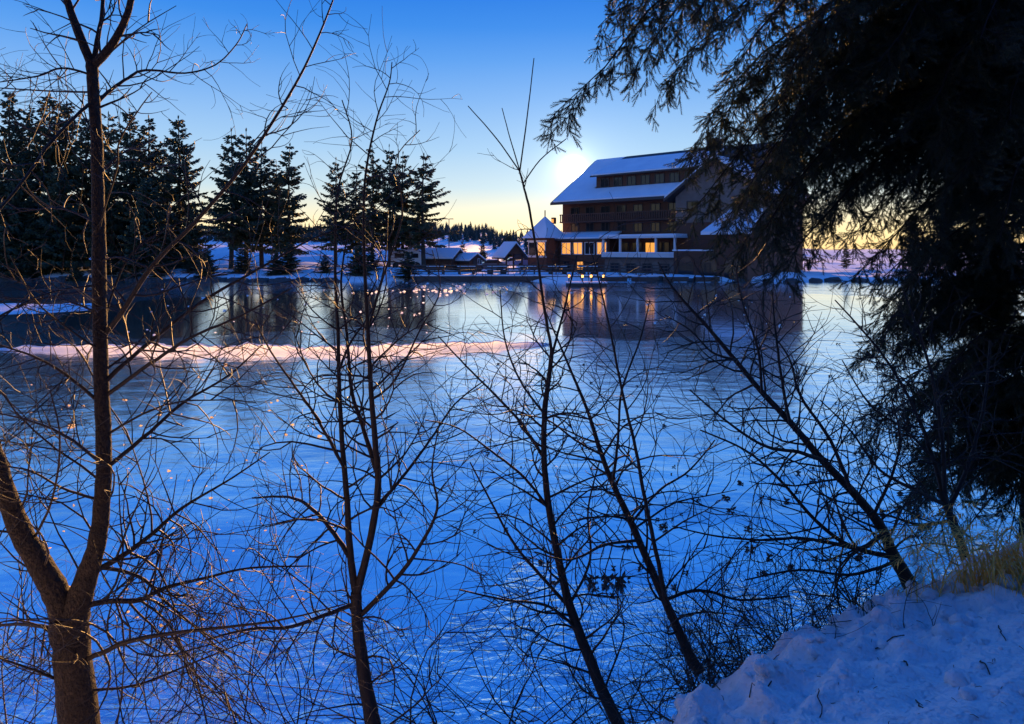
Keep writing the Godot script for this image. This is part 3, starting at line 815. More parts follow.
func make_far_things() -> void:
	make_hut("long_hut", "long dark wooden hut with snowy roof right of the conifers", "hut", ground_at(438, 84), 1.2, 3.4, 5.2, 1.7, 0.9)
	make_hut("kiosk", "small wooden kiosk with a snowy gable roof beside the terrace", "kiosk", ground_at(469, 83), 0.9, 2.2, 2.0, 1.6, 0.6)
	make_hut("open_shelter", "open shelter with a steep blue snow roof before the cars", "shelter", ground_at(510, 84), 0.5, 2.4, 2.4, 1.9, 1.3, true)
	make_car("dark car parked left of the open shelter", ground_at(490, 92), 0.2, Color(0.05, 0.06, 0.08))
	make_car("white car parked behind the open shelter", ground_at(513, 95), 0.1, Color(0.6, 0.62, 0.65))
	make_car("blue car parked close to the turret", ground_at(531, 90), 0.0, Color(0.1, 0.18, 0.4))
	make_car("grey car parked behind the blue car", ground_at(538, 97), 0.3, Color(0.25, 0.26, 0.28))
	# camper
	var b := thing("camper_van", "white camper van standing beneath the rightmost conifers", "van", ground_at(406, 82), 0.15)
	part(extrude([[-1.9, 0.4], [-1.9, 2.0], [-1.6, 2.2], [1.2, 2.2], [1.5, 1.9], [1.95, 1.2], [2.05, 0.4]], 0.95), "body", M.white_wood, b)
	part(box_geo(Vector3(-1.3, 1.2, 0.951), Vector3(-0.2, 1.7, 0.975)), "window", M.window_glass, b)
	part(box_geo(Vector3(0.6, 1.2, 0.951), Vector3(1.4, 1.7, 0.975)), "window", M.window_glass, b)
	for w in [Vector2(-1.2, 0.9), Vector2(1.3, 0.9), Vector2(-1.2, -0.9), Vector2(1.3, -0.9)]:
		var g := Geo.new()
		g.cylinder(Vector3(w.x, 0.34, w.y - 0.1), Vector3(w.x, 0.34, w.y + 0.1), 0.34, 14)
		part(g, "wheel", M.rubber, b)
	for k in 3:
		part(box_geo(Vector3(-1.93, 0.7 + 0.05 * k, -0.75 + 0.6 * k), Vector3(-1.905, 0.85 + 0.05 * k, -0.55 + 0.6 * k)), "tail_light", M.tail_light_glow, b)
	var van := thing("delivery_van", "white van parked between long hut and kiosk", "van", ground_at(457, 87), 1.4)
	part(extrude([[-1.9, 0.35], [-1.9, 1.75], [-1.7, 1.9], [0.9, 1.9], [1.4, 1.25], [2.0, 1.05], [2.1, 0.4]], 0.85), "body", M.white_wood, van)
	part(extrude([[0.75, 1.2], [0.75, 1.72], [0.95, 1.72], [1.3, 1.22]], 0.86), "window", M.window_glass, van)
	for w in [Vector2(-1.2, 0.8), Vector2(1.3, 0.8), Vector2(-1.2, -0.8), Vector2(1.3, -0.8)]:
		var g := Geo.new()
		g.cylinder(Vector3(w.x, 0.32, w.y - 0.1), Vector3(w.x, 0.32, w.y + 0.1), 0.32, 14)
		part(g, "wheel", M.rubber, van)
	# street lamp
	var lp := ground_at(449, 96)
	var lamp := thing("street_lamp", "tall thin street lamp standing right of the conifers", "lamp", lp)
	var top := px(0, 219, 96).y - lp.y
	var g := Geo.new()
	g.tube(PackedVector3Array([Vector3(0, -0.3, 0), Vector3(0, top, 0)]), PackedFloat32Array([0.09, 0.05]), 8)
	part(g, "pole", M.metal, lamp)
	for s in [-1, 1]:
		part(box_geo(Vector3(minf(0.05 * s, 0.62 * s), top - 0.04, -0.1), Vector3(maxf(0.05 * s, 0.62 * s), top + 0.06, 0.1)), "lamp_head", M.metal, lamp)
	# terrace along the shore with railing
	var x0 := -9.6
	var x1 := 15.0
	var deck := thing("terrace", "snowy timber terrace along the shore before the huts", "terrace", Vector3(0, 0, -69.2))
	part(box_geo(Vector3(x0, -0.3, -1.6), Vector3(x1, 0.5, 1.6)), "retaining_wall", M.deck_wood, deck)
	part(box_geo(Vector3(x0 - 0.1, 0.502, -1.7), Vector3(x1 + 0.1, 0.62, 1.7)), "snow_layer", M.roof_snow, deck)
	var rail := thing("terrace_railing", "dark wooden railing on the terrace edge along the lake", "railing", Vector3(0, 0.62, -67.75))
	for k in 17:
		var u := lerpf(x0, x1, k / 16.0)
		part(box_geo(Vector3(u - 0.05, -0.02, -0.05), Vector3(u + 0.05, 0.95, 0.05)), "post", M.deck_wood, rail)
	for k in 3:
		part(box_geo(Vector3(x0, 0.25 + 0.3 * k, 0.052), Vector3(x1, 0.36 + 0.3 * k, 0.09)), "rail", M.deck_wood, rail)
	for k in 6:
		var u := -7.5 + 3.0 * k
		var tb := thing("picnic_table", "snow covered picnic table on the terrace, %s from the left" % ["first", "second", "third", "fourth", "fifth", "sixth"][k], "table", Vector3(u, 0.62, -69.6), 0.2 * (k % 3), "picnic tables on the terrace")
		part(box_geo(Vector3(-0.9, 0.68, -0.4), Vector3(0.9, 0.74, 0.4)), "table_top", M.deck_wood, tb)
		part(box_geo(Vector3(-0.88, 0.742, -0.39), Vector3(0.88, 0.86, 0.39)), "snow_layer", M.roof_snow, tb)
		for s in [-1, 1]:
			part(box_geo(Vector3(-0.9, 0.4, s * 0.75 - 0.14), Vector3(0.9, 0.45, s * 0.75 + 0.14)), "bench", M.deck_wood, tb)
			part(box_geo(Vector3(s * 0.7 - 0.05, 0, -0.7), Vector3(s * 0.7 + 0.05, 0.4, 0.7)), "leg", M.deck_wood, tb)
	# boats laid up on the shore before the hotel
	for k in 4:
		var p := Vector3(9.5 + 2.9 * k, 0.05, -65.9 + 0.2 * (k % 2))
		var bt := thing("rowing_boat", "snow filled rowing boat laid up before the hotel, %s from the left" % ["first", "second", "third", "fourth"][k], "boat", p, 0.12 * (k - 1.5), "rowing boats by the hotel shore")
		var hull := Geo.new()
		var snow := Geo.new()
		for s in 10:
			var sec := []
			for j in 2:
				var f := (s + j) / 10.0
				var w := 0.55 * sin(PI * clampf(0.12 + f * 0.88, 0, 1)) + 0.03
				var xx := -1.25 + 2.5 * f
				sec.append([Vector3(xx, 0.0, -w * 0.6), Vector3(xx, 0.46, -w), Vector3(xx, 0.46, w), Vector3(xx, 0.0, w * 0.6), Vector3(xx, 0.5, 0)])
			hull.quad(sec[0][0], sec[0][1], sec[1][1], sec[1][0])
			hull.quad(sec[0][3], sec[1][3], sec[1][2], sec[0][2])
			hull.quad(sec[0][0], sec[1][0], sec[1][3], sec[0][3])
			snow.quad(sec[0][1], sec[0][4], sec[1][4], sec[1][1])
			snow.quad(sec[0][4], sec[0][2], sec[1][2], sec[1][4])
		part(hull, "hull", M.deck_wood, bt)
		part(snow, "snow_layer", M.roof_snow, bt)
	# landing stage with four lanterns
	var jet := thing("landing_stage", "low snowy landing stage with lanterns before the hotel", "jetty", px(586, 0, 58) * Vector3(1, 0, 1))
	part(box_geo(Vector3(-1.6, 0.006, -0.8), Vector3(1.6, 0.3, 0.8)), "platform", M.deck_wood, jet)
	part(box_geo(Vector3(-1.66, 0.302, -0.86), Vector3(1.66, 0.4, 0.86)), "snow_layer", M.roof_snow, jet)
	for k in 4:
		var lx: float = [569.0, 582.0, 591.0, 603.0][k]
		var at := Vector3((lx - 512.0) / F * 58.0, 0.4, -57.9 + 0.3 * (k % 2))
		var ln := thing("post_lantern", "small lit lantern post on the landing stage, %s from the left" % ["first", "second", "third", "fourth"][k], "lantern", at, 0.0, "lanterns on the landing stage")
		part(box_geo(Vector3(-0.05, -0.01, -0.05), Vector3(0.05, 0.35, 0.05)), "post", M.metal, ln)
		part(box_geo(Vector3(-0.08, 0.352, -0.08), Vector3(0.08, 0.56, 0.08)), "lamp_glass", M.lantern_glow, ln)
		part(box_geo(Vector3(-0.11, 0.562, -0.11), Vector3(0.11, 0.62, 0.11)), "lamp_cap", M.metal, ln)
		var li := OmniLight3D.new()
		li.name = "lantern_light"
		li.position = Vector3(0, 0.46, 0)
		li.light_color = Color(1.0, 0.68, 0.3)
		li.light_energy = 0.12
		li.light_size = 0.08
		li.omni_range = 12.0
		li.omni_attenuation = 2.0
		li.shadow_enabled = true
		ln.add_child(li)
	# stones along the far water's edge
	rng.seed = 31
	var stones := []
	for k in 5:
		var s := Geo.new()
		lump(s, Vector3.ZERO, Vector3(0.5, 0.28, 0.4), 6, 9, 0.28)
		stones.append(commit(s, M.rock))
	for k in 70:
		var x := -50.0 + 41.0 * k / 70.0 + rng.randf_range(-0.4, 0.4) if k < 58 else 15.0 + (k - 58) * 2.2
		var o := MeshInstance3D.new()
		o.name = numbered("shore_stone")
		o.mesh = stones[k % 5]
		add_child(o)
		var s := rng.randf_range(0.6, 1.5)
		o.position = Vector3(x, 0.06, far_shore(x) + 0.35 + rng.randf_range(-0.2, 0.5))
		o.rotation.y = rng.randf() * TAU
		o.scale = Vector3(s * 1.2, s * 0.9, s)
		tag(o, "dark stone in the row along the far water's edge", "stone", "stones along the far water's edge")
	# snow drift tongue on the left ice and the sunlit ridge of snow across the ice
	var dr := Geo.new()
	blob(dr, -33.5, -38.0, -40.0, -21.0, 0.012)
	tag(part(dr, "snow_drift", M.far_snow), "thin snow drift lying on the ice at the left", "", "", "structure")
	var rg := Geo.new()
	var steps := 220
	for k in steps + 1:
		var x := lerpf(-15.5, 1.2, float(k) / steps)
		var e := minf(1.0, 6.0 * minf(float(k) / steps, 1.0 - float(k) / steps))
		var zc := -20.9 + 0.5 * sin((x + 15.0) * 0.16) - 1.3 * smoothstep(-6.0, 2.0, x) + 0.3 * lumps.get_noise_2d(x * 8.0, 60.0)
		var high := 0.02 + 0.2 * sqrt(e) * (0.92 + 0.35 * lumps.get_noise_2d(x * 22.0, 68.0) + 0.5 * fine.get_noise_2d(x * 5.0, 3.0))
		rg.v.append(Vector3(x, high * 0.93, zc - 0.5 + 0.12))
		rg.v.append(Vector3(x, high * 0.99, zc - 0.5 + 0.2))
		for j in 6:
			var f := 1.0 - j / 5.0
			rg.v.append(Vector3(x, high * f - 0.01, zc - 0.5 + 0.25 + 0.2 * pow(1.0 - f, 2.0)))
	var rq := Geo.new()
	for k in steps:
		for j in 7:
			rq.quad(rg.v[k * 8 + j], rg.v[k * 8 + 8 + j], rg.v[k * 8 + 9 + j], rg.v[k * 8 + 1 + j])
	tag(part(rq, "snow_ridge", M.ridge_snow), "long low ridge of sunlit snow across the ice", "", "", "structure")

func lump(g: Geo, c: Vector3, r: Vector3, rings: int, sides: int, rough: float) -> void:
	var base := g.v.size()
	for a in rings + 1:
		for b in sides:
			var th := PI * a / rings
			var ph := TAU * b / sides
			var d := Vector3(sin(th) * cos(ph), cos(th), sin(th) * sin(ph))
			var k := 1.0 + (rng.randf_range(-rough, rough) if a > 0 and a < rings else 0.0)
			g.v.append(c + d * r * k); g.n.append((d / r).normalized())
	for a in rings:
		for b in sides:
			var o := base + a * sides + b
			var p := base + a * sides + (b + 1) % sides
			g.i.append_array(PackedInt32Array([o, o + sides, p, p, o + sides, p + sides]))

# ------------------------------------------------------------------ bare trees of the near shore
func twig(g: Geo, at: Vector3, dir: Vector3, l: float, r: float, level: int, up: float) -> void:
	var n := 7 if level > 0 else 5
	var p := PackedVector3Array([at])
	var rad := PackedFloat32Array([r])
	var d := dir.normalized()
	var turn := Vector3(rng.randf_range(-1, 1), rng.randf_range(-1, 1), rng.randf_range(-1, 1)) * 0.22
	var pos := at
	for k in n:
		d = (d + turn + Vector3(rng.randf_range(-1, 1), rng.randf_range(-1, 1), rng.randf_range(-1, 1)) * 0.16 + Vector3(0, up, 0)).normalized()
		pos += d * l / n
		if pos.y < 0.05:
			pos.y = 0.05
		p.append(pos)
		rad.append(maxf(r * (1.0 - 0.7 * (k + 1) / n), 0.0011))
		if level > 0 and k < n - 1 and rng.randf() < 0.55:
			var side := d.cross(Vector3(rng.randf_range(-1, 1), rng.randf_range(-1, 1), rng.randf_range(-1, 1))).normalized()
			twig(g, pos, d * rng.randf_range(0.45, 1.0) + side * rng.randf_range(0.5, 0.9), l * rng.randf_range(0.35, 0.65), maxf(r * 0.62, 0.0014), level - 1, up)
	g.tube(p, rad, 4 if r > 0.003 else 3)

# path: rows of [x, y, half width], the distance runs from d0 to d1
func limb(t: Node3D, tw: Geo, path: Array, d0: float, d1: float, called: String, twigs: int, tl: float, up := 0.06, material := "young_bark", from := 0.15, level := 1) -> void:
	var p := PackedVector3Array()
	var r := PackedFloat32Array()
	for k in path.size():
		var f := float(k) / (path.size() - 1)
		var d := lerpf(d0, d1, f)
		p.append(px(path[k][0], path[k][1], d) - t.position)
		r.append(maxf(path[k][2] * (0.84 if material == "bark" else lerpf(0.6, 0.74, clampf((path[k][2] - 2.0) / 7.0, 0, 1))) * d / F, 0.0016))
	var s := smooth(p, r, 5)
	var q: PackedVector3Array = s[0]
	var w: PackedFloat32Array = s[1]
	for k in range(1, q.size() - 1):   # slight natural unevenness
		q[k] += Vector3(rng.randf_range(-1, 1), rng.randf_range(-1, 1), rng.randf_range(-1, 1)) * w[k] * (0.06 if path[0][2] > 4.0 else 0.2)
		w[k] *= rng.randf_range(0.97, 1.04)
	var g := Geo.new()
	g.tube(q, w, 12 if path[0][2] > 6 else (8 if path[0][2] > 3 else 5))
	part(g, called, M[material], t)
	for k in twigs:
		var f := lerpf(from, 0.98, (k + rng.randf()) / twigs)
		var at := clampi(int(f * (q.size() - 1)), 1, q.size() - 2)
		var ax := (q[at + 1] - q[at - 1]).normalized()
		var side := ax.cross(Vector3(rng.randf_range(-0.7, 0.7), rng.randf_range(-0.7, 0.7), 1.0 if k % 2 else -1.0)).normalized()
		twig(tw, q[at] + t.position, ax * rng.randf_range(0.3, 1.0) + side, tl * rng.randf_range(0.5, 1.45) * (1.2 - 0.55 * f), minf(maxf(w[at] * 0.5, 0.003), 0.0075), level, up)

func finish_twigs(t: Node3D, g: Geo) -> void:
	for k in g.v.size():
		g.v[k] -= t.position
	part(g, "twigs", M.twig, t, "stuff")

func make_bare_trees() -> void:
	rng.seed = 5
	# the forked tree at the left
	var d := 4.0
	var base := px(78, 0, d)
	base.y = bank_height(base.x, base.z)
	var t := thing("forked_tree", "thick forked bare tree with rim lit trunk at the left edge", "tree", base)
	var tw := Geo.new()
	limb(t, tw, [[86, 780, 24], [80, 724, 21], [72, 655, 20], [69, 612, 21]], d, d, "trunk", 4, 0.5, 0.05, "bark", 0.5)
	limb(t, tw, [[72, 625, 16], [82, 590, 14], [94, 555, 10.5], [101, 515, 9], [104, 460, 8.6], [102, 400, 8.2], [100, 330, 7.8], [99, 250, 7.6], [98, 190, 6.8], [96, 130, 6.3], [93, 85, 6.5], [92, 60, 6.5]], d, d, "stem", 16, 0.75, 0.04, "bark", 0.1)
	limb(t, tw, [[68, 625, 16], [56, 592, 14.5], [40, 565, 13], [18, 525, 12], [4, 485, 10], [-9, 440, 9], [-22, 370, 7], [-30, 280, 5]], d, d - 0.1, "stem", 10, 0.8, 0.04, "bark", 0.2)
	limb(t, tw, [[92, 66, 5.5], [80, 36, 5.2], [71, 12, 4.6], [64, -14, 4], [58, -60, 3]], d, d, "limb", 4, 0.4, 0.05, "bark")
	limb(t, tw, [[93, 64, 3.5], [99, 34, 2.6], [103, 0, 2.2], [106, -60, 1.5]], d, d + 0.1, "limb", 3, 0.4, 0.05, "bark")
	limb(t, tw, [[93, 66, 5.5], [108, 50, 4.8], [122, 27, 4.2], [131, 0, 3.6], [138, -50, 2.5]], d, d - 0.1, "limb", 5, 0.45, 0.05, "bark")
	var q := [
		[[[104, 335, 4.5], [122, 312, 4], [152, 266, 3.6], [195, 222, 3.2], [240, 170, 2.8], [270, 126, 2.4], [300, 76, 2], [320, 33, 1.6], [336, -8, 1.2]], -0.5, 12, 0.5],
		[[[92, 108, 3.2], [108, 92, 2.8], [128, 78, 2.4], [146, 70, 2], [185, 73, 1.5], [215, 65, 1.2], [236, 45, 1], [247, 24, 0.8]], 0.5, 9, 0.4],
		[[[94, 100, 3], [70, 122, 2.6], [45, 150, 2.6], [20, 185, 2.4], [-12, 222, 2]], -0.4, 7, 0.4],
		[[[90, 74, 2.2], [62, 68, 1.8], [38, 76, 1.5], [0, 82, 1]], -0.3, 8, 0.4],
		[[[90, 92, 2], [50, 91, 1.5], [0, 88, 1]], 0.4, 6, 0.4],
		[[[107, 380, 4], [140, 350, 3.2], [200, 303, 2.6], [260, 268, 2], [310, 240, 1.4], [360, 222, 1]], 0.3, 10, 0.5],
		[[[108, 394, 3.6], [150, 364, 3], [190, 338, 2.5], [240, 316, 1.8], [292, 288, 1.2]], -0.3, 9, 0.5],
		[[[110, 465, 3.6], [150, 432, 3], [184, 402, 2.4], [228, 376, 1.7], [262, 345, 1.1]], 0.4, 10, 0.5],
		[[[97, 400, 3], [62, 372, 2.4], [30, 355, 1.8], [-10, 342, 1.2]], -0.5, 9, 0.45],
		[[[98, 460, 3], [66, 436, 2.4], [28, 420, 1.8], [-10, 412, 1.2]], 0.4, 9, 0.45],
		[[[98, 500, 2.6], [62, 488, 2], [28, 470, 1.6], [-10, 466, 1]], -0.3, 8, 0.45],
		[[[103, 330, 2.2], [110, 300, 1.8], [130, 255, 1.6], [160, 232, 1.4], [200, 215, 1]], 0.2, 6, 0.35],
		[[[96, 245, 1.8], [104, 210, 1.6], [117, 168, 1.6], [119, 142, 1.4], [137, 112, 1.2], [152, 92, 0.8]], -0.3, 5, 0.3],
		[[[100, 285, 2], [60, 290, 1.6], [20, 305, 1.3], [-10, 330, 1]], -0.5, 8, 0.4],
		[[[100, 350, 2], [70, 330, 1.6], [35, 300, 1.3], [10, 255, 1]], -0.6, 8, 0.4],
		[[[88, 605, 4.5], [110, 601, 4.2], [140, 600, 4], [165, 588, 3.2], [205, 578, 2.4], [250, 568, 1.8], [310, 566, 1.1]], 0.3, 12, 0.6],
		[[[84, 660, 4], [104, 652, 3.8], [130, 641, 3.6], [180, 632, 3], [230, 627, 2.4], [290, 618, 1.6], [345, 604, 1]], -0.4, 13, 0.6],
		[[[90, 574, 5], [122, 556, 4.2], [152, 534, 3.4], [182, 508, 2.6], [232, 478, 1.6], [270, 452, 1]], 0.4, 12, 0.55],
		[[[92, 566, 3.4], [138, 576, 2.8], [166, 602, 2.2], [196, 628, 1.7], [232, 660, 1.1]], 0.5, 4, 0.5],
		[[[48, 628, 3.4], [24, 624, 2.8], [-10, 626, 2]], 0.2, 6, 0.5],
		[[[60, 680, 2.6], [28, 668, 2], [-10, 655, 1.3]], -0.4, 7, 0.5],
		[[[92, 690, 2.4], [140, 684, 2], [200, 660, 1.5], [250, 640, 1]], 0.5, 9, 0.5],
		[[[30, 545, 2.6], [52, 500, 2], [60, 440, 1.5], [50, 390, 1]], -0.4, 8, 0.45]]
	for b in q:
		limb(t, tw, b[0], d, d + b[1], "branch", int(b[2] * 2.1), b[3], 0.03, "young_bark")
	finish_twigs(t, tw)
	# tall bare sapling with several stems
	sapling("two stemmed bare sapling left of the middle, its trunk forking low", 4.2, 372, [
		[[[380, 770, 12], [373, 724, 10.5], [365, 680, 9], [358, 630, 8.2], [356, 592, 7.6]], 0.0, 5, 0.5, "trunk"],
		[[[356, 596, 6], [350, 550, 5.2], [347, 500, 4.6], [342, 440, 4], [339, 380, 3.4], [338, 330, 2.8], [335, 260, 2.2], [338, 190, 1.6], [352, 140, 1.2], [342, 100, 0.9]], 0.1, 15, 0.55, "stem"],
		[[[357, 592, 6.2], [369, 545, 5.4], [378, 490, 5.2], [375, 440, 4.6], [371, 390, 3.9], [368, 330, 3.2], [364, 250, 2.6], [365, 180, 2], [376, 122, 1.5], [389, 84, 1.1], [392, 62, 0.8]], -0.15, 17, 0.55, "stem"],
		[[[376, 470, 4], [364, 430, 3.4], [352, 392, 3], [347, 335, 2.4], [341, 280, 1.8], [350, 225, 1.2]], 0.2, 9, 0.45, "branch"],
		[[[349, 556, 4], [330, 528, 3.4], [310, 507, 2.8], [288, 497, 2.2], [252, 498, 1.3]], 0.35, 9, 0.5, "branch"],
		[[[362, 614, 4.2], [395, 580, 3.6], [416, 552, 3], [437, 510, 2.3], [432, 470, 1.6], [440, 420, 1]], -0.3, 11, 0.5, "branch"],
		[[[354, 604, 3.8], [325, 615, 3.2], [290, 627, 2.8], [250, 629, 2.2], [205, 640, 1.3]], -0.3, 10, 0.55, "branch"],
		[[[378, 505, 3.2], [402, 478, 2.6], [430, 440, 2], [455, 404, 1.5], [485, 380, 1]], 0.4, 10, 0.45, "branch"],
		[[[345, 470, 3], [318, 420, 2.5], [296, 388, 2], [270, 350, 1.5], [255, 320, 1]], -0.3, 10, 0.45, "branch"],
		[[[339, 370, 2.4], [352, 340, 1.9], [372, 310, 1.6], [385, 262, 1.2], [388, 210, 0.8]], 0.3, 6, 0.4, "branch"],
		[[[368, 330, 2.2], [382, 280, 1.8], [402, 215, 1.4], [396, 160, 1], [420, 130, 0.7]], -0.3, 6, 0.4, "branch"],
		[[[372, 400, 2.4], [395, 380, 1.9], [420, 330, 1.5], [440, 290, 1], [432, 250, 0.7]], -0.3, 6, 0.4, "branch"]])
	sapling("slender bare sapling in the middle with a forked tip against the sky", 4.1, 610, [
		[[[640, 772, 10], [618, 724, 8.8], [600, 685, 8], [582, 640, 7.2], [568, 600, 6.4], [558, 556, 5.6], [549, 508, 5], [544, 458, 4.6], [545, 410, 4], [550, 370, 3.6], [552, 348, 3.4]], 0.0, 16, 0.5, "trunk"],
		[[[552, 352, 2.8], [545, 312, 2.5], [538, 262, 2.2], [530, 212, 2], [523, 184, 1.8], [519, 168, 1.6]], 0.0, 3, 0.25, "stem"],
		[[[520, 172, 1.3], [496, 138, 1.1], [468, 106, 0.8]], 0.15, 0, 0.2, "branch"],
		[[[520, 170, 1.3], [527, 118, 1.1], [534, 58, 0.8]], -0.1, 0, 0.2, "branch"],
		[[[519, 168, 1.1], [510, 138, 0.9], [502, 108, 0.7]], 0.1, 0, 0.2, "branch"],
		[[[523, 184, 1.2], [540, 160, 1], [566, 139, 0.8]], -0.2, 0, 0.2, "branch"],
		[[[553, 352, 2.4], [562, 318, 2], [570, 285, 1.5], [577, 255, 1]], 0.2, 5, 0.35, "branch"],
		[[[544, 458, 3], [520, 422, 2.5], [496, 396, 2], [466, 366, 1.5], [438, 336, 1]], 0.4, 10, 0.45, "branch"],
		[[[549, 510, 2.8], [525, 478, 2.3], [490, 450, 1.8], [458, 428, 1.3], [425, 420, 0.9]], -0.3, 10, 0.45, "branch"],
		[[[572, 610, 3.2], [545, 580, 2.7], [515, 545, 2.2], [490, 500, 1.7], [470, 462, 1.1]], 0.3, 11, 0.5, "branch"],
		[[[578, 630, 2.8], [548, 606, 2.3], [505, 600, 1.9], [460, 590, 1.3]], -0.4, 9, 0.5, "branch"],
		[[[570, 604, 2.6], [590, 560, 2.1], [588, 510, 1.7], [600, 460, 1.2]], 0.3, 8, 0.45, "branch"],
		[[[545, 415, 2.2], [520, 380, 1.8], [505, 340, 1.4], [500, 290, 0.9]], -0.3, 7, 0.4, "branch"]])
	sapling("bare sapling right of the middle, rooted at the bank edge and leaning left", 3.9, 690, [
		[[[700, 672, 8], [690, 656, 7.2], [670, 612, 6.2], [650, 566, 5.6], [630, 520, 5], [612, 482, 4.2], [600, 450, 3.6], [588, 412, 2.8], [574, 378, 2.2], [560, 345, 1.6], [545, 310, 1]], 0.3, 15, 0.5, "trunk"],
		[[[667, 604, 4], [656, 552, 3.4], [645, 500, 3], [636, 450, 2.6], [624, 400, 2.2], [612, 340, 1.8], [600, 285, 1.3], [588, 240, 0.9]], -0.2, 13, 0.45, "stem"],
		[[[613, 484, 2.8], [618, 440, 2.3], [622, 390, 1.9], [640, 340, 1.4], [650, 300, 0.9]], 0.3, 7, 0.4, "branch"],
		[[[664, 600, 3], [700, 590, 2.6], [740, 600, 2], [790, 596, 1.3]], 0.2, 8, 0.5, "branch"],
		[[[640, 540, 2.8], [605, 545, 2.3], [570, 560, 1.8], [535, 552, 1.2]], -0.4, 8, 0.45, "branch"],
		[[[632, 522, 2.4], [660, 490, 2], [690, 470, 1.6], [715, 440, 1.1]], 0.3, 7, 0.4, "branch"],
		[[[602, 455, 2.2], [575, 440, 1.8], [548, 420, 1.4], [520, 415, 0.9]], -0.3, 7, 0.4, "branch"]])
	sapling("bare tree on the right bank leaning far out to the left over the ice", 4.35, 907, [
		[[[914, 592, 10.5], [905, 576, 9.4], [892, 552, 8], [879, 524, 6.8], [852, 491, 6], [822, 460, 5.4], [790, 422, 4.7], [760, 390, 4.1], [735, 360, 3.5], [710, 330, 3], [688, 306, 2.4], [670, 284, 1.8], [658, 262, 1]], 0.5, 20, 0.5, "trunk"],
		[[[884, 532, 4], [862, 548, 3.4], [830, 543, 3], [800, 538, 2.5], [760, 540, 2], [715, 536, 1.5], [672, 526, 1]], -0.3, 13, 0.5, "branch"],
		[[[888, 556, 4.2], [850, 546, 3.6], [815, 520, 3], [780, 480, 2.4], [745, 450, 1.8], [700, 430, 1.2]], 0.4, 13, 0.5, "branch"],
		[[[822, 460, 3.6], [798, 452, 3], [765, 446, 2.4], [725, 420, 1.8], [690, 390, 1.2]], -0.3, 11, 0.45, "branch"],
		[[[790, 424, 3], [782, 380, 2.5], [776, 335, 2], [772, 290, 1.2]], 0.3, 9, 0.4, "branch"],
		[[[762, 392, 2.6], [758, 350, 2.2], [742, 300, 1.6], [735, 262, 1]], -0.2, 8, 0.4, "branch"],
		[[[852, 492, 3.4], [830, 440, 2.8], [800, 395, 2.2], [790, 360, 1.6], [770, 330, 1]], 0.5, 9, 0.4, "branch"],
		[[[735, 360, 2.4], [712, 352, 1.9], [690, 330, 1.4], [665, 315, 0.9]], -0.2, 7, 0.35, "branch"],
		[[[872, 518, 3], [890, 480, 2.4], [900, 440, 1.8], [892, 400, 1.1]], -0.3, 7, 0.4, "branch"],
		[[[895, 562, 3], [850, 575, 2.4], [800, 570, 1.9], [745, 580, 1.2]], -0.4, 9, 0.45, "branch"]])
	sapling("bare bush with many stems under the spruce at the right", 4.9, 962, [
		[[[966, 560, 7], [960, 540, 6.2], [950, 515, 5.6], [940, 490, 5]], 0.0, 3, 0.4, "trunk"],
		[[[944, 498, 4], [932, 455, 3.4], [915, 410, 2.8], [890, 365, 2.2], [862, 330, 1.7], [835, 300, 1.1]], 0.3, 14, 0.45, "stem"],
		[[[945, 498, 3.8], [942, 440, 3.2], [934, 385, 2.6], [920, 335, 2], [903, 290, 1.2]], -0.3, 13, 0.45, "stem"],
		[[[948, 510, 3.6], [970, 460, 3], [985, 400, 2.4], [990, 340, 1.7]], 0.3, 11, 0.45, "stem"],
		[[[946, 505, 3.4], [915, 490, 2.8], [880, 470, 2.2], [850, 430, 1.6], [820, 400, 1]], -0.4, 12, 0.45, "stem"],
		[[[952, 520, 3], [920, 525, 2.4], [885, 515, 1.9], [850, 512, 1.2]], 0.3, 9, 0.45, "branch"],
		[[[935, 460, 2.6], [905, 430, 2], [870, 405, 1.6], [842, 360, 1]], 0.4, 9, 0.4, "branch"]])

func sapling(label: String, d: float, x: float, rows: Array) -> void:
	var base := px(x, 0, d)
	base.y = maxf(bank_height(base.x, base.z), 0.0)
	var t := thing("bare_sapling", label, "tree", base, 0.0, "bare saplings on the near shore")
	var tw := Geo.new()
	for r in rows:
		limb(t, tw, r[0], d, d + r[1], r[4], int(r[2] * 1.9), r[3], 0.05, "young_bark")
	finish_twigs(t, tw)

func make_clods() -> void:
	rng.seed = 17
	var g := Geo.new()
	lump(g, Vector3.ZERO, Vector3(0.5, 0.36, 0.45), 6, 9, 0.22)
	var spots := []
	while spots.size() < 420:
		var x := rng.randf_range(0.2, 4.0)
		var z := rng.randf_range(-5.4, -2.2)
		var inl := bank_inland(x, z)
		if inl < 0.35 or inl > 2.6 or (inl > 1.5 and rng.randf() < 0.7) or lumps.get_noise_2d(x * 60.0, z * 60.0 + 33.0) < -0.05:
			continue
		var s := 0.02 + 0.1 * pow(rng.randf(), 3.0)
		spots.append(Transform3D(Basis.from_euler(Vector3(rng.randf() * 0.6, rng.randf() * TAU, rng.randf() * 0.6)).scaled(Vector3(s, s, s)), Vector3(x, bank_height(x, z) + s * 0.1, z)))
	tag(copies(commit(g, M.snow), spots, "snow_clods", self), "broken clods of snow along the bank crest", "snow", "", "stuff")

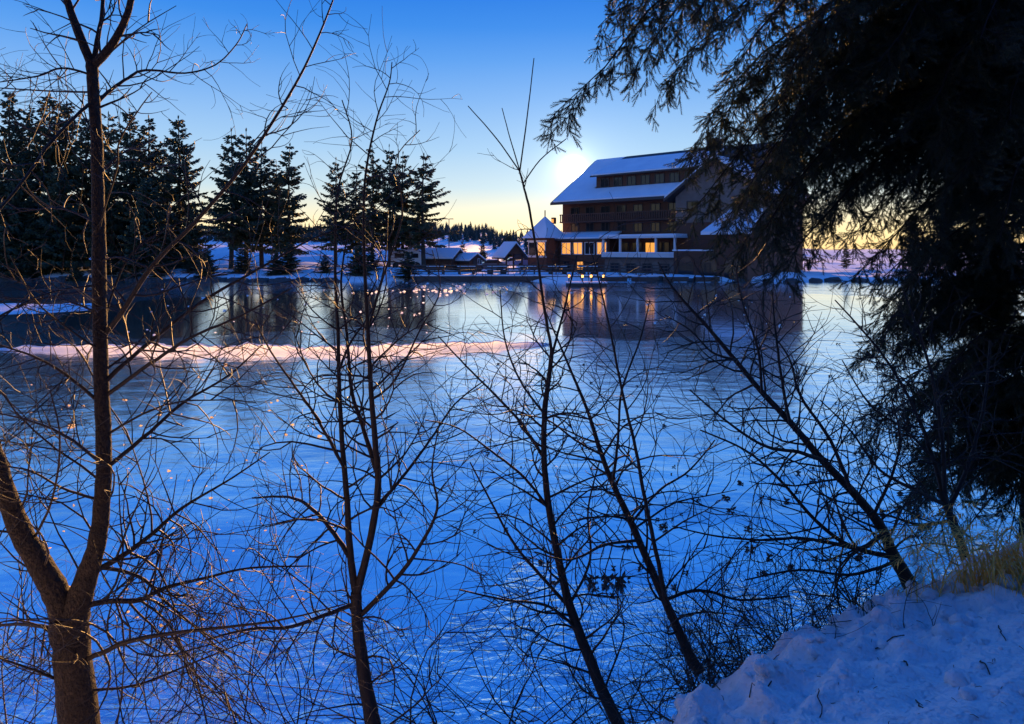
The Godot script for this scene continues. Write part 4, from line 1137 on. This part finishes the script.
func make_brush() -> void:
	rng.seed = 12
	var spots := [[150, 4.35, 1.0], [235, 4.5, 1.1], [300, 4.4, 1.2], [430, 4.4, 1.2], [490, 4.5, 1.1], [545, 4.4, 1.0], [640, 4.2, 0.9], [700, 4.4, 0.8], [735, 4.5, 0.8], [775, 4.55, 0.8], [815, 4.7, 0.7], [845, 4.3, 0.6], [20, 4.3, 1.0], [690, 3.7, 0.55], [728, 3.75, 0.55], [790, 4.05, 0.55], [870, 4.25, 0.5]]
	var words := ["at the bottom left beside the forked tree", "low under the long lower branches", "left of the two stemmed sapling", "right of the two stemmed sapling", "between the two middle saplings", "at the foot of the middle sapling", "below the sapling right of the middle", "on the slope left of the snow bank", "in the dark hollow of the bank", "dark and tangled above the snow crest", "left of the leaning tree's foot", "thin and upright on the snow crest", "in the bottom left corner", "beside the foot of the sapling right of the middle", "low on the bank edge near the bottom", "on the bank edge in front of the tangled brush", "just left of the leaning tree's root"]
	for k in spots.size():
		var s: Array = spots[k]
		var b := px(s[0], 0, s[1])
		b.y = maxf(bank_height(b.x, b.z), 0.0) - 0.03
		var t := thing("brush", "thin bare brushwood %s" % words[k], "shrub", b, 0.0, "brushwood along the near shore")
		for j in (20 if k in [7, 8, 9, 10] else 11):
			var g := Geo.new()
			var a := rng.randf() * TAU
			var dir := Vector3(cos(a) * 0.7, rng.randf_range(0.25, 1.2), sin(a) * 0.4)
			twig(g, b + Vector3(rng.randf_range(-0.2, 0.2), 0, rng.randf_range(-0.12, 0.12)), dir, s[2] * rng.randf_range(0.7, 1.35), rng.randf_range(0.0028, 0.006), 2, 0.0)
			for q in g.v.size():
				g.v[q] -= b
			part(g, "stem", M.twig, t)
	# thin dead stalks pushing out of the snow
	for k in 10:
		var p := px([672.0, 700.0, 722.0, 748.0, 770.0, 796.0, 830.0, 870.0, 905.0, 935.0][k], 0, [3.2, 3.3, 3.35, 3.5, 3.6, 3.7, 3.9, 4.0, 3.6, 3.5][k])
		p.y = bank_height(p.x, p.z) - 0.02
		var g := Geo.new()
		twig(g, p, Vector3(rng.randf_range(-0.6, 0.6), 1, rng.randf_range(-0.3, 0.3)), rng.randf_range(0.2, 0.42), 0.003, 1, 0.02)
		for q in g.v.size():
			g.v[q] -= p
		var o := part(g, "dead_stalk", M.twig)
		o.position = p
		tag(o, "thin dead stalk sticking out of the snow bank, %s from the left" % ["first", "second", "third", "fourth", "fifth", "sixth", "seventh", "eighth", "ninth", "tenth"][k], "stalk", "dead stalks in the snow bank")

# ------------------------------------------------------------------ the spruce
func make_spruce() -> void:
	rng.seed = 21
	var d := 6.3
	var base := px(1046, 0, d)
	base.y = bank_height(base.x, base.z) - 0.1
	var t := thing("spruce_tree", "huge dark spruce at the right, its boughs hanging over the view", "tree", base)
	var g := Geo.new()
	var p := PackedVector3Array()
	var r := PackedFloat32Array()
	for k in 12:
		var f := k / 11.0
		p.append(Vector3(0.05 * sin(f * 7.0), 13.0 * f - 0.2, 0.04 * cos(f * 5.0)))
		r.append(lerpf(0.24, 0.03, f))
	g.tube(p, r, 14)
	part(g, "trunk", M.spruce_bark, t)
	# one leafy shoot: a stem with needles all round
	var sh := Geo.new()
	for k in 36:
		var y := 0.1 * k / 36.0
		var a := k * 2.4
		var out := Vector3(cos(a), 0.75, sin(a)).normalized()
		var side := Vector3(-sin(a), 0, cos(a))
		var at := Vector3(0, y, 0)
		sh.tri(at - side * 0.0026, at + out * 0.023, at + side * 0.0026)
	sh.tube(PackedVector3Array([Vector3.ZERO, Vector3(0, 0.1, 0)]), PackedFloat32Array([0.0022, 0.0015]), 3)
	var shoot := commit(sh, M.needle)
	var shoots := []
	var hang := Geo.new()
	var bows := []
	# boughs that the picture shows against the sky: tip column, tip row, tip distance, height on the trunk
	for b in [[852, 238, 6.0, 3.9], [832, 205, 6.3, 4.3], [702, 205, 5.4, 5.0], [716, 238, 5.8, 4.7], [742, 190, 5.2, 5.0], [762, 232, 5.4, 4.5], [688, 160, 5.8, 5.4], [728, 262, 6.2, 4.4], [785, 268, 5.7, 4.1], [775, 150, 5.0, 5.0], [556, 118, 5.5, 6.1], [600, 28, 5.6, 7.0], [618, -20, 6.0, 7.5], [640, 60, 5.2, 6.4], [660, 95, 6.2, 5.9], [690, 20, 5.0, 6.6], [700, 130, 5.6, 5.4], [720, 150, 6.4, 5.2], [735, 60, 5.2, 5.8], [752, 175, 5.8, 4.9], [770, 110, 6.6, 5.2], [780, 205, 6.2, 4.6], [795, 60, 5.0, 5.3], [870, 265, 5.8, 3.6], [740, 215, 6.6, 4.6], [715, 5, 6.5, 6.9], [820, 20, 4.8, 5.6], [880, 60, 4.9, 5.2], [930, 110, 5.0, 4.8], [960, 180, 5.0, 4.2], [900, 300, 6.0, 3.4], [920, 240, 5.3, 3.7], [640, 5, 6.6, 7.3], [770, 245, 6.5, 4.3], [980, 40, 4.9, 5.2], [1010, 120, 5.0, 4.6], [1000, 240, 5.0, 3.8]]:
		bows.append([Vector3(0, b[3] - base.y, 0), px(b[0], b[1], b[2]) - base])
	for k in 34:
		var h := rng.randf_range(1.0, 8.5)
		var a := rng.randf_range(0.25, 1.65) * PI if k < 28 else rng.randf() * TAU
		var l := (0.9 + 0.32 * h if h < 5.0 else 2.6 - 0.2 * (h - 5.0)) * rng.randf_range(0.7, 1.1)
		bows.append([Vector3(0, h, 0), Vector3(cos(a) * l, h - l * rng.randf_range(0.25, 0.6), sin(a) * l)])
	for k in 36:   # low skirt
		var h := rng.randf_range(0.9, 3.2)
		var a := rng.randf_range(PI * 0.35, PI * 1.5)
		var l := rng.randf_range(0.7, 1.6)
		bows.append([Vector3(0, h, 0), Vector3(cos(a) * l, h - l * rng.randf_range(0.3, 0.7), sin(a) * l)])
	for b in bows:
		var a: Vector3 = b[0]
		var e: Vector3 = b[1]
		var l := a.distance_to(e)
		var q := PackedVector3Array()
		var w := PackedFloat32Array()
		for k in 13:
			var f := k / 12.0
			var c := a.lerp(e, f)
			c.y += l * (0.16 * sin(f * PI) - 0.03 * sin(f * TAU))
			c += Vector3(rng.randf_range(-1, 1), rng.randf_range(-1, 1), rng.randf_range(-1, 1)) * 0.02 * l * f * 0.5
			q.append(c)
			w.append(lerpf(0.008 + 0.007 * l, 0.0025, f))
		var lg := Geo.new()
		lg.tube(q, w, 6)
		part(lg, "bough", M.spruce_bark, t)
		var n := int(l * 17.0) + 4
		for k in n:
			var f := lerpf(0.1, 1.0, (k + rng.randf()) / n)
			var s := minf(f * 12.0, 11.99)
			var at := q[int(s)].lerp(q[int(s) + 1], s - int(s))
			var ax := (q[int(s) + 1] - q[int(s)]).normalized()
			var side := ax.cross(Vector3.UP).normalized() * (1.0 if k % 2 else -1.0)
			var bl := rng.randf_range(0.2, 0.62) * (1.0 - 0.62 * f) * minf(1.0, 0.4 + l * 0.2) + 0.1
			branchlet(hang, shoots, at, (ax * 0.55 + side * rng.randf_range(0.3, 0.9) + Vector3(0, rng.randf_range(-0.7, 0.0), 0)).normalized(), bl, 1)
	part(hang, "branchlets", M.spruce_bark, t, "stuff")
	copies(shoot, shoots, "needles", t)

func branchlet(g: Geo, shoots: Array, at: Vector3, dir: Vector3, l: float, level: int) -> void:
	var n := maxi(3, int(l / 0.05))
	var p := PackedVector3Array([at])
	var r := PackedFloat32Array([0.0035])
	var d := dir
	var pos := at
	for k in n:
		d = (d + Vector3(rng.randf_range(-0.12, 0.12), -0.11 + rng.randf_range(-0.06, 0.06), rng.randf_range(-0.12, 0.12))).normalized()
		pos += d * l / n
		p.append(pos)
		r.append(lerpf(0.0035, 0.0015, float(k + 1) / n))
		for s in 2:
			var off := d.cross(Vector3(rng.randf_range(-1, 1), rng.randf_range(-1, 1), rng.randf_range(-1, 1))).normalized()
			var up := (d + off * rng.randf_range(0.35, 0.85)).normalized()
			if k == n - 1 and s == 0:
				up = d
			var b := Basis(Quaternion(Vector3.UP, up)) if up.y > -0.999 else Basis()
			var z := rng.randf_range(0.55, 1.15)
			shoots.append(Transform3D(b.scaled(Vector3(z, z, z)), pos - d * 0.02))
		if level > 0 and k % 2 == 1:
			var side := d.cross(Vector3(rng.randf_range(-1, 1), rng.randf_range(-0.3, 0.3), rng.randf_range(-1, 1))).normalized()
			branchlet(g, shoots, pos, (d * 0.6 + side * 0.7).normalized(), l * 0.45 * (1.0 - 0.5 * k / n) + 0.05, level - 1)
	g.tube(p, r, 3)

# ------------------------------------------------------------------ grass, leaves, ice chips
func make_grass() -> void:
	rng.seed = 44
	var b := px(985, 0, 4.1)
	b.y = bank_height(b.x, b.z)
	var t := thing("dry_grass_tuft", "golden dry grass tuft with drooping tips on the snow bank", "grass", b)
	for k in 290:
		var g := Geo.new()
		var root := Vector3(rng.randfn(0.08, 0.17), 0, rng.randfn(0.05, 0.12))
		root.y = bank_height(b.x + root.x, b.z + root.z) - b.y - 0.02
		var a := rng.randf() * TAU
		var out := Vector3(cos(a), 0, sin(a) * 0.8)
		if rng.randf() < 0.45:
			out = Vector3(-1, 0, rng.randf_range(-0.5, 0.5)).normalized()
		var l := rng.randf_range(0.3, 0.68) if k > 26 else rng.randf_range(0.62, 0.85)
		var w := rng.randf_range(0.0035, 0.007)
		var p := PackedVector3Array()
		for s in 8:
			var f := s / 7.0
			p.append(root + Vector3(0, l * (f - 0.72 * f * f * f), 0) + out * l * (0.16 * f + 0.75 * f * f))
		var side := out.cross(Vector3.UP).normalized()
		for s in 7:
			var w0 := w * (1.0 - s / 7.5)
			var w1 := w * (1.0 - (s + 1) / 7.5)
			g.quad(p[s] - side * w0, p[s + 1] - side * w1, p[s + 1] + side * w1, p[s] + side * w0)
		if k <= 26:   # seed heads
			for s in 12:
				var f := 5.0 + 2.0 * s / 12.0
				var c := p[int(f)].lerp(p[mini(int(f) + 1, 7)], f - int(f))
				spray(g, c, (out * 0.4 + Vector3(rng.randf_range(-0.5, 0.5), -0.9, rng.randf_range(-0.5, 0.5))).normalized(), 0.05, 0.004)
		part(g, "blade", M.dry_grass, t)
	# wisps of grass left of the tuft
	for k in 3:
		var c := px([905.0, 940.0, 860.0][k], 0, [3.9, 4.0, 3.9][k])
		c.y = bank_height(c.x, c.z) - 0.01
		var w := thing("grass_wisp", ["pale grass wisp drooping near the leaning tree's foot", "pale grass wisp beside the golden tuft", "few dull grass blades on the snow crest"][k], "grass", c, 0.0, "grass wisps on the snow bank")
		for j in 16:
			var g := Geo.new()
			var a := rng.randf() * TAU
			var l := rng.randf_range(0.08, 0.2)
			var out := Vector3(cos(a), 0, sin(a))
			var root := Vector3(rng.randf_range(-0.1, 0.1), 0, rng.randf_range(-0.06, 0.06))
			var side := out.cross(Vector3.UP)
			for s in 4:
				var f0 := s / 4.0
				var f1 := (s + 1) / 4.0
				var p0 := root + Vector3(0, l * (f0 - 0.6 * f0 * f0 * f0), 0) + out * l * 0.5 * f0 * f0
				var p1 := root + Vector3(0, l * (f1 - 0.6 * f1 * f1 * f1), 0) + out * l * 0.5 * f1 * f1
				g.quad(p0 - side * 0.003 * (1 - f0 * 0.8), p1 - side * 0.003 * (1 - f1 * 0.8), p1 + side * 0.003 * (1 - f1 * 0.8), p0 + side * 0.003 * (1 - f0 * 0.8))
			part(g, "blade", M.dry_grass if k < 2 else M.green_blade, w)

func make_litter() -> void:
	rng.seed = 61
	var leaves := []
	for k in 5:
		var g := Geo.new()
		for s in 5:
			var a := rng.randf() * TAU
			var o := Vector3(cos(a), rng.randf_range(0.1, 0.7), sin(a)) * rng.randf_range(0.02, 0.05)
			spray(g, Vector3(rng.randf_range(-0.02, 0.02), 0.005, rng.randf_range(-0.02, 0.02)), o.normalized(), rng.randf_range(0.04, 0.09), 0.02)
		leaves.append(commit(g, M.leaf_litter))
	for k in 110:
		var y := rng.randf_range(318, 600)
		var x := rng.randf_range(470, 930)
		var d := 3.0 * F / (y - HORIZON)
		var p := px(x, y, d)
		if bank_inland(p.x, p.z) > -0.3:
			continue
		var o := MeshInstance3D.new()
		o.name = numbered("ice_litter")
		o.mesh = leaves[k % 5]
		add_child(o)
		o.position = Vector3(p.x, 0.002, p.z)
		o.rotation.y = rng.randf() * TAU
		o.scale = Vector3.ONE * rng.randf_range(0.3, 0.8) * (1.0 + 0.03 * d)
		tag(o, "small dark clump of leaves frozen onto the blue ice", "leaf clump", "leaf clumps on the ice")
	# bigger clump
	var big := Geo.new()
	for k in 26:
		spray(big, Vector3(rng.randf_range(-0.2, 0.2), 0.01, rng.randf_range(-0.05, 0.05)), Vector3(rng.randf_range(-1, 1), rng.randf_range(0.1, 0.9), rng.randf_range(-1, 1)).normalized(), rng.randf_range(0.05, 0.12), 0.02)
	var bo := part(big, "leaf_heap", M.leaf_litter)
	bo.position = px(607, 583, 3.0 * F / 333.0)
	tag(bo, "largest dark leaf heap on the ice beside the middle saplings", "leaf clump")
	# curled leaves frozen upright, and upturned flakes of ice: thin, so the low sun shines through them
	var curls := []
	for m in [M.frozen_leaf, M.ice_flake]:
		for k in 5:
			var g := Geo.new()
			var bend := rng.randf_range(0.6, 1.6)
			var slant := rng.randf_range(0.2, 0.8)
			for a in 4:
				for b in 4:
					var c := []
					for q in [[0, 0], [0, 1], [1, 1], [1, 0]]:
						var u: float = (a + q[0]) / 4.0 - 0.5
						var v: float = (b + q[1]) / 4.0
						var wide := 1.0 - 0.85 * pow(absf(v * 2.0 - 0.9), 2.2)
						c.append(Vector3(u * wide * 1.5, v * 0.5 + 0.1 * sin(u * 5.0 + k), slant * v + bend * u * u - 0.3))
					g.quad(c[0], c[1], c[2], c[3])
			curls.append(commit(g, m))
	for k in range(50, 380):
		var x: float
		var y: float
		if k < 200:
			x = rng.randf_range(0, 345); y = rng.randf_range(356, 690)
		elif k < 250:
			x = rng.randf_range(100, 430); y = rng.randf_range(288, 338)
		elif k < 360:
			x = rng.randfn(450, 50); y = rng.randfn(289, 3.5)
		else:
			x = rng.randf_range(640, 790); y = rng.randf_range(295, 330)
		var d := 3.0 * F / (y - HORIZON)
		var p := px(x, y, d)
		if bank_inland(p.x, p.z) > -0.2 or d > 66.0:
			continue
		var leaf := k < 200
		var o := MeshInstance3D.new()
		o.name = numbered("frozen_leaf" if leaf else "ice_flake")
		o.mesh = curls[k % 5 + (0 if leaf else 5)]
		add_child(o)
		o.position = Vector3(p.x, -0.004, p.z)
		o.rotation.y = rng.randf_range(-0.9, 0.9)
		var s := pow(rng.randf_range(0.5, 1.0), 2.0) * 0.0036 * d + 0.006
		if rng.randf() < 0.12: s *= 1.7
		o.scale = Vector3.ONE * s
		if leaf:
			tag(o, "small curled leaf frozen onto the ice, glowing gold in low sun", "leaf", "golden frozen leaves on the ice")
		elif k < 360:
			tag(o, "upturned flake of ice glinting in the sun near the far shore", "ice flake", "sunlit ice flakes on the lake")
		else:
			tag(o, "pale flake of ice on the shaded ice before the hotel", "ice flake", "ice flakes in the hotel's shade")
	# needles and bits on the trodden snow
	var bit := Geo.new()
	bit.tube(PackedVector3Array([Vector3(-0.5, 0, 0), Vector3(0.05, 0.12, 0.06), Vector3(0.5, 0, 0)]), PackedFloat32Array([0.05, 0.05, 0.03]), 4)
	var spots := []
	for k in 700:
		var x := rng.randf_range(0.3, 4.2)
		var z := rng.randf_range(-5.4, -1.9)
		var inl := bank_inland(x, z)
		if inl < 0.5 or (inl < 1.5 and rng.randf() < 0.75):
			continue
		var s := rng.randf_range(0.01, 0.035)
		spots.append(Transform3D(Basis(Vector3.UP, rng.randf() * TAU).scaled(Vector3(s, s, s)), Vector3(x, bank_height(x, z) + 0.002, z)))
	tag(copies(commit(bit, M.leaf_litter), spots, "twig_litter", self), "fine dark twig bits scattered over the trodden snow", "litter", "", "stuff")
	for k in 9:
		var p := px([905.0, 890.0, 1002.0, 760.0, 920.0, 985.0, 870.0, 955.0, 820.0][k], 0, [3.0, 3.25, 3.3, 3.0, 2.7, 2.9, 3.45, 3.6, 2.8][k])
		p.y = bank_height(p.x, p.z) + 0.008
		var g := Geo.new()
		var l := rng.randf_range(0.04, 0.1)
		var q := PackedVector3Array()
		var r := PackedFloat32Array()
		var a := rng.randf() * PI
		for s in 6:
			var f := s / 5.0 - 0.5
			var c := Vector3(cos(a) * l * f * 2, 0, sin(a) * l * f * 2) + Vector3(rng.randf_range(-1, 1), 0, rng.randf_range(-1, 1)) * 0.008
			c.y = bank_height(p.x + c.x, p.z + c.z) + 0.006 - p.y
			q.append(c); r.append(rng.randf_range(0.0018, 0.0035))
		g.tube(q, r, 5)
		var o := part(g, "fallen_twig", M.twig)
		o.position = p
		tag(o, "short fallen dark twig lying on the trodden snow path", "twig", "fallen twigs on the snow path")

func _ready() -> void:
	lumps.seed = 2
	lumps.frequency = 0.02
	lumps.fractal_octaves = 3
	fine.seed = 9
	fine.frequency = 0.35
	fine.fractal_octaves = 3
	make_light()
	make_materials()
	make_ground()
	near_ripples()
	make_bank()
	make_hotel()
	make_conifers()
	make_far_things()
	make_spruce()
	make_bare_trees()
	make_clods()
	make_brush()
	make_grass()
	make_litter()
